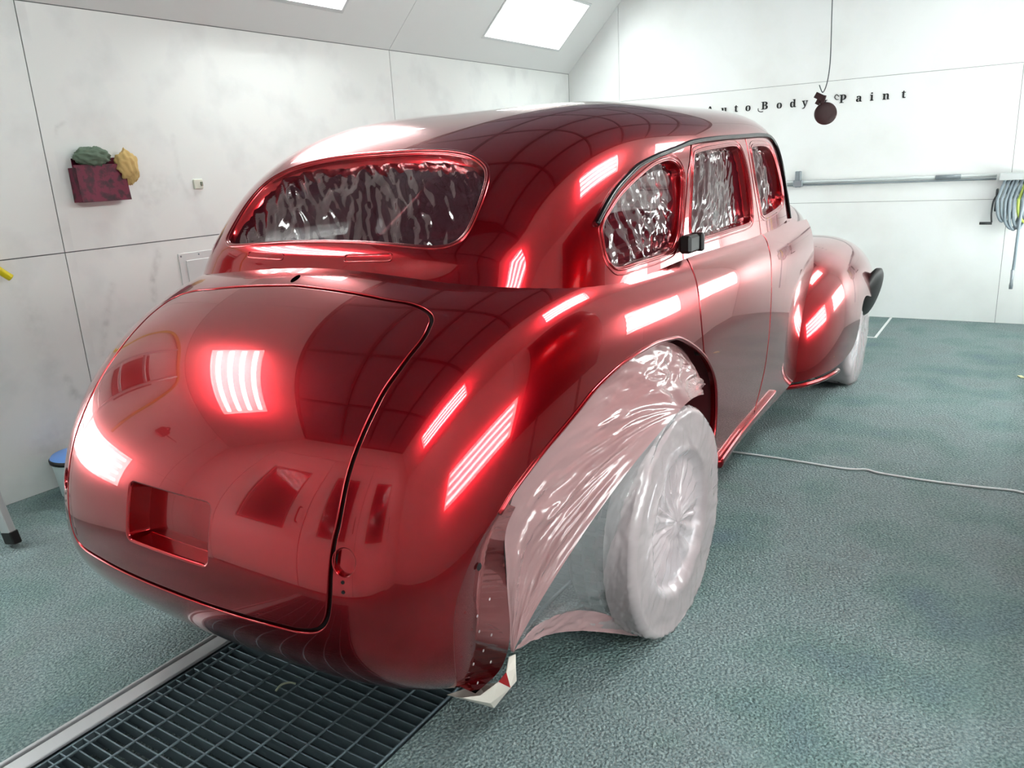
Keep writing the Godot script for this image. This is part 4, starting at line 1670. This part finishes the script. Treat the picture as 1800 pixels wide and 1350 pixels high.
# ---------------------------------------------------------------- things on the walls
func solid(c: Color, rough := 0.6, metal := 0.0) -> StandardMaterial3D:
	return mat(c, rough, metal)


func build_wall_things() -> void:
	# lettering
	var font := SystemFont.new()
	font.font_names = PackedStringArray(["Droid Serif"])
	font.font_weight = 700
	var let := thing("wall_lettering", "black letters reading AutoBody and Paint on the front wall", "lettering", Vector3(FRONT_X - 0.003, 1.700, 0))
	for e in [["A", -0.759], ["u", -0.634], ["t", -0.531], ["o", -0.430], ["B", -0.293], ["o", -0.173], ["d", -0.064], ["y", 0.030], ["&", 0.174], ["P", 0.318], ["a", 0.436], ["i", 0.530], ["n", 0.631], ["t", 0.753]]:
		var tm := TextMesh.new()
		tm.font = font
		tm.font_size = 64
		tm.pixel_size = 0.00135 if e[0] in ["A", "B", "P"] else 0.00125
		tm.depth = 0.004
		tm.text = e[0]
		tm.horizontal_alignment = HORIZONTAL_ALIGNMENT_CENTER
		tm.vertical_alignment = VERTICAL_ALIGNMENT_BOTTOM
		var o := put("letter", tm, M.ink, let)
		o.rotation.y = -PI / 2
		o.position = Vector3(0, -0.022, e[1])
	for e in [[-0.293, 0.0], [0.318, 0.012]]:
		var z: float = e[0]
		var y: float = e[1]
		put("flourish", tube(smooth_path([Vector3(0, y + 0.012, z - 0.052), Vector3(0, y - 0.008, z - 0.05), Vector3(0, y - 0.018, z - 0.03), Vector3(0, y - 0.016, z - 0.012)] if z < 0 else [Vector3(0, 0.05, z - 0.03), Vector3(0, 0.066, z - 0.048), Vector3(0, 0.05, z - 0.062), Vector3(0, 0.03, z - 0.05), Vector3(0, 0.028, z - 0.032)], 5), 0.003, 6), M.ink, let)
	# air pipe with its valve
	var pipe_m := solid(Color(0.80, 0.82, 0.82), 0.35, 0.3)
	var dark_m := solid(Color(0.16, 0.18, 0.19), 0.5)
	var grey_m := solid(Color(0.55, 0.58, 0.60), 0.4, 0.5)
	var ap := thing("air_pipe", "pale horizontal air pipe with a metal valve block on the front wall", "pipe", Vector3(FRONT_X - 0.03, 1.10, 0))
	put("pipe", tube(PackedVector3Array([Vector3(0, 0.004, -1.4), Vector3(0, 0.004, 1.42)]), 0.013, 12), pipe_m, ap)
	put("lower_tube", tube(PackedVector3Array([Vector3(0.004, -0.022, -1.4), Vector3(0.004, -0.022, 1.42)]), 0.007, 8), grey_m, ap)  # thin grey tube running just under the pipe
	for b in [[-0.012, 0.026, 0.03, 0.13, 0.028], [0.012, 0.026, 0.03, 0.13, 0.022], [0.0, -0.008, 0.05, 0.055, 0.075]]:
		var o := put("valve_body", box(Vector3(b[2], b[3], b[4]), 0.005), grey_m, ap)
		o.position = Vector3(-0.005, b[1], 0.012 + b[0])
	put("pipe_joint", tube(PackedVector3Array([Vector3(0, 0.004, 1.02), Vector3(0, 0.004, 1.19)]), 0.0165, 12), grey_m, ap)
	# hose reel
	var hr := thing("hose_reel", "wall hose reel with looped grey hoses and a dark crank handle", "hose reel", Vector3(4.80, 0.0, 1.5))
	var hose_m := solid(Color(0.52, 0.57, 0.60), 0.5)
	var lime := solid(Color(0.68, 0.75, 0.35), 0.5)
	for k in 7:
		var z0 := -0.045 + k * 0.026
		var zz := 0.05 + 0.012 * (k % 3)
		var lo := 0.70 + 0.045 * absf(k - 3.0) * 0.6 + (0.02 if k % 2 else 0.0)
		var top := 1.085 - 0.008 * (k % 3)
		var loop := smooth_path([Vector3(0.05, top, z0 + 0.03), Vector3(0.0, top - 0.12, z0 - 0.005), Vector3(-0.02, (top + lo) * 0.5, z0 - 0.012), Vector3(-0.01, lo + 0.05, z0), Vector3(0.0, lo, z0 + zz * 0.6), Vector3(0.03, lo + 0.06, z0 + zz), Vector3(0.05, (top + lo) * 0.5, z0 + zz + 0.01), Vector3(0.07, top - 0.1, z0 + 0.045)], 5, true)
		put("hose_loop", tube(loop, 0.0105, 8, true), lime if k == 5 else hose_m, hr)
	put("hanging_hose", tube(smooth_path([Vector3(0.0, 1.07, 0.11), Vector3(-0.02, 0.95, 0.105), Vector3(-0.02, 0.75, 0.095), Vector3(-0.015, 0.5, 0.092), Vector3(-0.015, 0.42, 0.09)], 5), 0.010, 8), hose_m, hr)
	put("hose_fitting", lathe(Vector3(-0.015, 0.29, 0.088), Vector3(0, 1, 0), [Vector2(0.0, 0.0), Vector2(0.012, 0.0), Vector2(0.013, 0.03), Vector2(0.010, 0.05), Vector2(0.012, 0.14), Vector2(0.0, 0.14)], 16), grey_m, hr)
	put("drum_flange", box(Vector3(0.10, 0.16, 0.014), 0.004), dark_m, hr).position = Vector3(0.06, 0.93, -0.065)
	put("crank_arm", tube(smooth_path([Vector3(0.05, 0.955, -0.07), Vector3(0.0, 0.92, -0.082), Vector3(-0.01, 0.84, -0.085), Vector3(-0.012, 0.775, -0.078)], 4), 0.006, 8), dark_m, hr)
	put("crank_handle", tube(PackedVector3Array([Vector3(-0.012, 0.768, -0.075), Vector3(-0.012, 0.768, -0.155)]), 0.010, 12), dark_m, hr)
	put("wall_bracket", box(Vector3(0.14, 0.05, 0.20), 0.006), pipe_m, hr).position = Vector3(0.065, 1.095, 0.04)

	# magenta pouch with rags on the left wall
	var wz := -WALL_Z
	var pouch_m := solid(Color(0.42, 0.06, 0.20), 0.45, 0.2)
	pouch_m.albedo_texture = noise_tex(0.02, 256, [[0.0, 0.4, 0.6, 1.0], [Color(0.25, 0.2, 0.3), Color(0.7, 0.6, 0.7), Color(1, 1, 1), Color(1, 0.95, 0.9)]], FastNoiseLite.TYPE_SIMPLEX, 5, 31)
	pouch_m.uv1_triplanar = true
	pouch_m.uv1_scale = Vector3(3, 3, 3)
	var po := thing("wall_pouch", "small magenta oversprayed metal holder on the left wall", "wall holder", Vector3(0.165, 1.30, wz))
	put("front_plate", tilted(Vector3(0, 0.085, 0.065), Vector3(0.245, 0.17, 0.003), Vector3(-0.12, 0, 0)), pouch_m, po)
	put("back_plate", tilted(Vector3(0.01, 0.10, 0.004), Vector3(0.22, 0.20, 0.003), Vector3.ZERO), pouch_m, po)
	put("bottom_plate", tilted(Vector3(0, 0.003, 0.036), Vector3(0.24, 0.003, 0.07), Vector3.ZERO), pouch_m, po)
	for s in [-1.0, 1.0]:
		put("side_plate", tilted(Vector3(s * 0.12, 0.08, 0.036), Vector3(0.003, 0.155, 0.066), Vector3.ZERO), pouch_m, po)
	rag("green_rag", "bunched grey-green rag stuffed in the magenta wall holder", Vector3(0.145, 1.505, wz + 0.045), Vector3(0.075, 0.038, 0.032), Color(0.40, 0.47, 0.40), 4)
	rag("tan_glove", "crumpled tan rag hanging over the magenta wall holder", Vector3(0.305, 1.455, wz + 0.055), Vector3(0.048, 0.070, 0.035), Color(0.82, 0.70, 0.46), 9)
	# cover plate and switch on the left wall
	var cp := thing("cover_plate", "white screwed access cover on the left wall beside the trunk", "cover plate", Vector3(0.66, 0.86, wz))
	put("plate", box(Vector3(0.25, 0.29, 0.006), 0.002), M.hip, cp).position = Vector3(0, 0, 0.004)
	put("inner_door", box(Vector3(0.18, 0.22, 0.006), 0.002), M.hip, cp).position = Vector3(0.005, -0.005, 0.009)
	for x in [-0.11, 0.0, 0.11]:
		for y in [-0.13, 0.13]:
			put("screw", lathe(Vector3(x, y, 0.006), Vector3(0, 0, 1), [Vector2(0.005, 0.0), Vector2(0.005, 0.002), Vector2(0.0, 0.003)], 10), grey_m, cp)
	var sw := thing("wall_switch", "tiny cream switch block on the left wall above the access cover", "switch", Vector3(0.725, 1.355, wz))
	put("switch_plate", box(Vector3(0.055, 0.05, 0.012), 0.003), solid(Color(0.85, 0.86, 0.80), 0.4), sw).position = Vector3(0, 0, 0.006)
	put("rocker", box(Vector3(0.012, 0.022, 0.012), 0.002), solid(Color(0.55, 0.57, 0.50), 0.4), sw).position = Vector3(0.016, 0, 0.014)
	# yellow hose looped along the left wall
	var yh := put("yellow_hose", tube(smooth_path([Vector3(-0.325, 1.005, wz + 0.05), Vector3(-0.37, 1.05, wz + 0.045), Vector3(-0.46, 1.16, wz + 0.04), Vector3(-0.54, 1.40, wz + 0.03), Vector3(-0.52, 1.68, wz + 0.03), Vector3(-0.55, 1.92, wz + 0.03), Vector3(-0.78, 2.05, wz + 0.03), Vector3(-1.1, 2.07, wz + 0.03), Vector3(-1.38, 2.02, wz + 0.03), Vector3(-1.54, 1.74, wz + 0.03), Vector3(-1.6, 1.37, wz + 0.03), Vector3(-1.62, 1.17, wz + 0.03)], 8), 0.016, 10), solid(Color(0.86, 0.78, 0.06), 0.4))
	tag(yh, "yellow hose hanging in a loop on the left wall", "hose")
	# red sprayed sample board and a hung red bracket further back
	var bd := thing("sample_board", "red sprayed sample board on the left wall inside the yellow hose loop", "board", Vector3(-1.08, 1.58, wz))
	put("board", box(Vector3(0.44, 0.42, 0.012), 0.003), M.paper_red, bd).position = Vector3(0, 0, 0.02)
	put("hanger", tube(PackedVector3Array([Vector3(0, 0.2, 0.014), Vector3(0, 0.27, 0.006)]), 0.003, 6), M.bare, bd)
	var br := thing("hung_bracket", "small dark red bracket with a rod hung on the left wall", "bracket", Vector3(-1.98, 1.60, wz))
	put("bracket", box(Vector3(0.13, 0.12, 0.05), 0.012), M.paper_red, br).position = Vector3(0, 0, 0.035)
	put("ring", tube(smooth_path([Vector3(0.03, 0.06, 0.035), Vector3(0.0, 0.10, 0.035), Vector3(-0.03, 0.06, 0.035)], 6), 0.012, 8), M.paper_red, br)
	put("rod", tube(PackedVector3Array([Vector3(-0.05, 0.0, 0.04), Vector3(-0.22, 0.02, 0.04)]), 0.008, 8), M.paper_red, br)
	# a sprayed panel on a stand by the right wall
	var rp := thing("hood_panel", "candy red hood panel hung on a stand against the right wall", "car panel", Vector3(0.66, 0.0, 1.98))
	var st := tool()
	st.set_smooth_group(0)
	for i in 24:
		for j in 20:
			var w := []
			for e in [[i, j], [i + 1, j], [i + 1, j + 1], [i, j + 1]]:
				var a: float = e[0] / 24.0 * 2 - 1
				var b: float = e[1] / 20.0
				w.append(Vector3(a * (0.62 - 0.10 * b), 0.55 + 1.35 * b, -0.10 * (1 - a * a) - 0.05 * sin(PI * b)))
			quad(st, w[0], w[3], w[2], w[1])
	put("panel_skin", finish(st), M.paint, rp)
	for x in [-0.3, 0.3]:
		put("stand_leg", tube(PackedVector3Array([Vector3(x, 0.0, -0.12), Vector3(x, 1.95, 0.06)]), 0.014, 8), M.steel, rp)
	put("stand_bar", tube(PackedVector3Array([Vector3(-0.5, 1.93, 0.055), Vector3(0.5, 1.93, 0.055)]), 0.014, 8), M.steel, rp)
	put("stand_foot", tube(PackedVector3Array([Vector3(-0.5, 0.014, -0.11), Vector3(0.5, 0.014, -0.11)]), 0.014, 8), M.steel, rp)


func tilted(c: Vector3, s: Vector3, euler: Vector3) -> ArrayMesh:
	var st := tool()
	add_box(st, c, s, 0.0008, Basis.from_euler(euler))
	st.generate_normals()
	return st.commit()


func rag(n: String, label: String, at: Vector3, size: Vector3, c: Color, sd: int) -> void:
	var st := tool()
	st.set_smooth_group(0)
	var nz := ridged(sd, 0.9)
	var rows := []
	for j in 29:
		var row := PackedVector3Array()
		for i in 41:
			var a := TAU * i / 40
			var b := PI * j / 28 - PI / 2
			var d := Vector3(cos(a) * cos(b), sin(b), sin(a) * cos(b))
			var k := 1.0 + 0.35 * nz.get_noise_3dv(d * 1.3)
			row.append(at + d * size * k)
		rows.append(row)
	for j in 28:
		for i in 40:
			quad(st, rows[j][i], rows[j + 1][i], rows[j + 1][i + 1], rows[j][i + 1])
	var o := put(n, finish(st), solid(c, 0.9))
	tag(o, label, "rag")


# ---------------------------------------------------------------- small things
func build_small_things() -> void:
	# round lid hanging on a wire
	var hx := Vector3(3.3, 0, 0)
	var maroon := solid(Color(0.17, 0.02, 0.03), 0.55, 0.0)
	var hl := thing("hanging_filler_cap", "round dark maroon filler cap hanging on a thin wire from the ceiling", "filler cap", hx)
	var face := Vector3(-0.93, 0.06, 0.36).normalized()
	put("lid_disc", lathe(Vector3(0, 1.566, 0.528), face, [Vector2(0.0, -0.006), Vector2(0.060, -0.006), Vector2(0.066, -0.003), Vector2(0.066, 0.004), Vector2(0.060, 0.009), Vector2(0.03, 0.013), Vector2(0.0, 0.014)], 48), maroon, hl)
	put("lid_arm", tilted(Vector3(0, 1.650, 0.507), Vector3(0.02, 0.05, 0.03), Vector3(0.25, 0, 0)), maroon, hl)
	put("clip", tilted(Vector3(0, 1.668, 0.487), Vector3(0.03, 0.035, 0.05), Vector3(0.5, 0, 0)), maroon, hl)
	put("clip_pin", tilted(Vector3(0, 1.636, 0.482), Vector3(0.02, 0.03, 0.025), Vector3(0.5, 0, 0)), maroon, hl)
	var wire := solid(Color(0.30, 0.32, 0.33), 0.4, 0.5)
	put("wire", tube(smooth_path([Vector3(0, CEIL - 0.01, 0.525), Vector3(0, 2.20, 0.534), Vector3(0, 2.015, 0.538), Vector3(0, 1.87, 0.540), Vector3(0, 1.78, 0.534), Vector3(0, 1.72, 0.522), Vector3(0, 1.692, 0.508), Vector3(0, 1.700, 0.498), Vector3(0, 1.735, 0.484)], 6), 0.0032, 6), wire, hl)
	# cord across the floor
	var cord := []
	for e in [[1.42, -0.6], [1.40, -0.1], [1.405, 0.3], [1.43, 0.55], [1.437, 0.72], [1.434, 0.88], [1.428, 1.02], [1.435, 1.10], [1.456, 1.15], [1.438, 1.20], [1.432, 1.32], [1.434, 1.45], [1.446, 1.58], [1.462, 1.69], [1.452, 1.76], [1.45, 2.05]]:
		cord.append(Vector3(e[0], 0.005, e[1]))
	tag(put("white_string", tube(smooth_path(cord, 6), 0.0045, 6), M.white_tape), "thin white string lying across the floor under the car", "string")
	# tape lines by the front wall
	var tp := thing("floor_tape", "white tape lines marking a corner on the floor by the front wall", "tape")
	put("tape_strip", box(Vector3(0.022, 0.002, 0.75), 0.0), M.white_tape, tp).position = Vector3(4.145, 0.001, 0.42)
	put("tape_strip", box(Vector3(0.80, 0.002, 0.018), 0.0), M.white_tape, tp).position = Vector3(4.535, 0.001, 0.785)
	# pail behind the car
	var pl := thing("pail", "clear plastic pail with a blue lid and black rim by the left wall", "pail", Vector3(-0.265, 0, -1.95))
	put("bucket", lathe(Vector3.ZERO, Vector3(0, 1, 0), [Vector2(0.0, 0.002), Vector2(0.095, 0.002), Vector2(0.100, 0.01), Vector2(0.115, 0.165)], 40), solid(Color(0.78, 0.84, 0.84), 0.3), pl)
	put("rim", lathe(Vector3(0, 0.165, 0), Vector3(0, 1, 0), [Vector2(0.113, 0.0), Vector2(0.122, 0.002), Vector2(0.124, 0.016), Vector2(0.118, 0.022)], 40), M.black, pl)
	put("lid", lathe(Vector3(0, 0.187, 0), Vector3(0, 1, 0), [Vector2(0.118, 0.0), Vector2(0.112, 0.008), Vector2(0.05, 0.016), Vector2(0.0, 0.018)], 40), solid(Color(0.42, 0.60, 0.88), 0.4), pl)
	# ladder leaning on the left wall
	var alu := solid(Color(0.78, 0.79, 0.79), 0.35, 0.5)
	var ld := thing("ladder", "aluminium ladder with black rubber feet leaning on the left wall", "ladder", Vector3(-0.735, 0, -1.64))
	var lean := Vector3(-0.10, 2.02, -0.445)
	var dirv := lean.normalized()
	var bas := Basis(Vector3(1, 0, 0).slide(dirv).normalized(), dirv, Vector3(1, 0, 0).slide(dirv).normalized().cross(dirv))
	for k in 2:
		var off := Vector3(-0.42 * k, 0, 0)
		var st := tool()
		add_box(st, off + lean * 0.515, Vector3(0.028, lean.length() * 0.97, 0.075), 0.003, bas)
		st.generate_normals()
		put("rail", st.commit(), alu, ld)
		st = tool()
		add_box(st, off + dirv * 0.045 + Vector3(0.002, 0, 0), Vector3(0.034, 0.055, 0.080), 0.004, bas)
		st.generate_normals()
		put("rubber_foot", st.commit(), M.black, ld)
		for h in [0.05, 0.20]:
			put("bolt", lathe(off + dirv * h + Vector3(0.017, 0, 0), Vector3(1, 0, 0), [Vector2(0.011, 0.0), Vector2(0.011, 0.004), Vector2(0.005, 0.006), Vector2(0.0, 0.006)], 12), M.bare if h < 0.1 else M.black, ld)
	for k in 6:
		put("rung", tube(PackedVector3Array([lean * (0.14 + 0.14 * k), lean * (0.14 + 0.14 * k) + Vector3(-0.42, 0, 0)]), 0.016, 10), alu, ld)
	# bits of litter
	var sc := put("tape_scrap", tube(smooth_path([Vector3(-0.845, -0.006, 0.004), Vector3(-0.825, 0.002, 0.006), Vector3(-0.808, 0.003, 0.020), Vector3(-0.800, 0.0, 0.036)], 5), 0.003, 6), solid(Color(0.62, 0.64, 0.56), 0.6))
	tag(sc, "curled scrap of pale tape lying on the grate", "tape scrap")
	var lf := put("paper_scrap", box(Vector3(0.05, 0.006, 0.025), 0.002), solid(Color(0.80, 0.80, 0.62), 0.7))
	lf.position = Vector3(3.317, 0.0035, 1.70)
	lf.rotation.y = 0.4
	tag(lf, "tiny cream paper scrap alone on the right floor", "paper scrap")
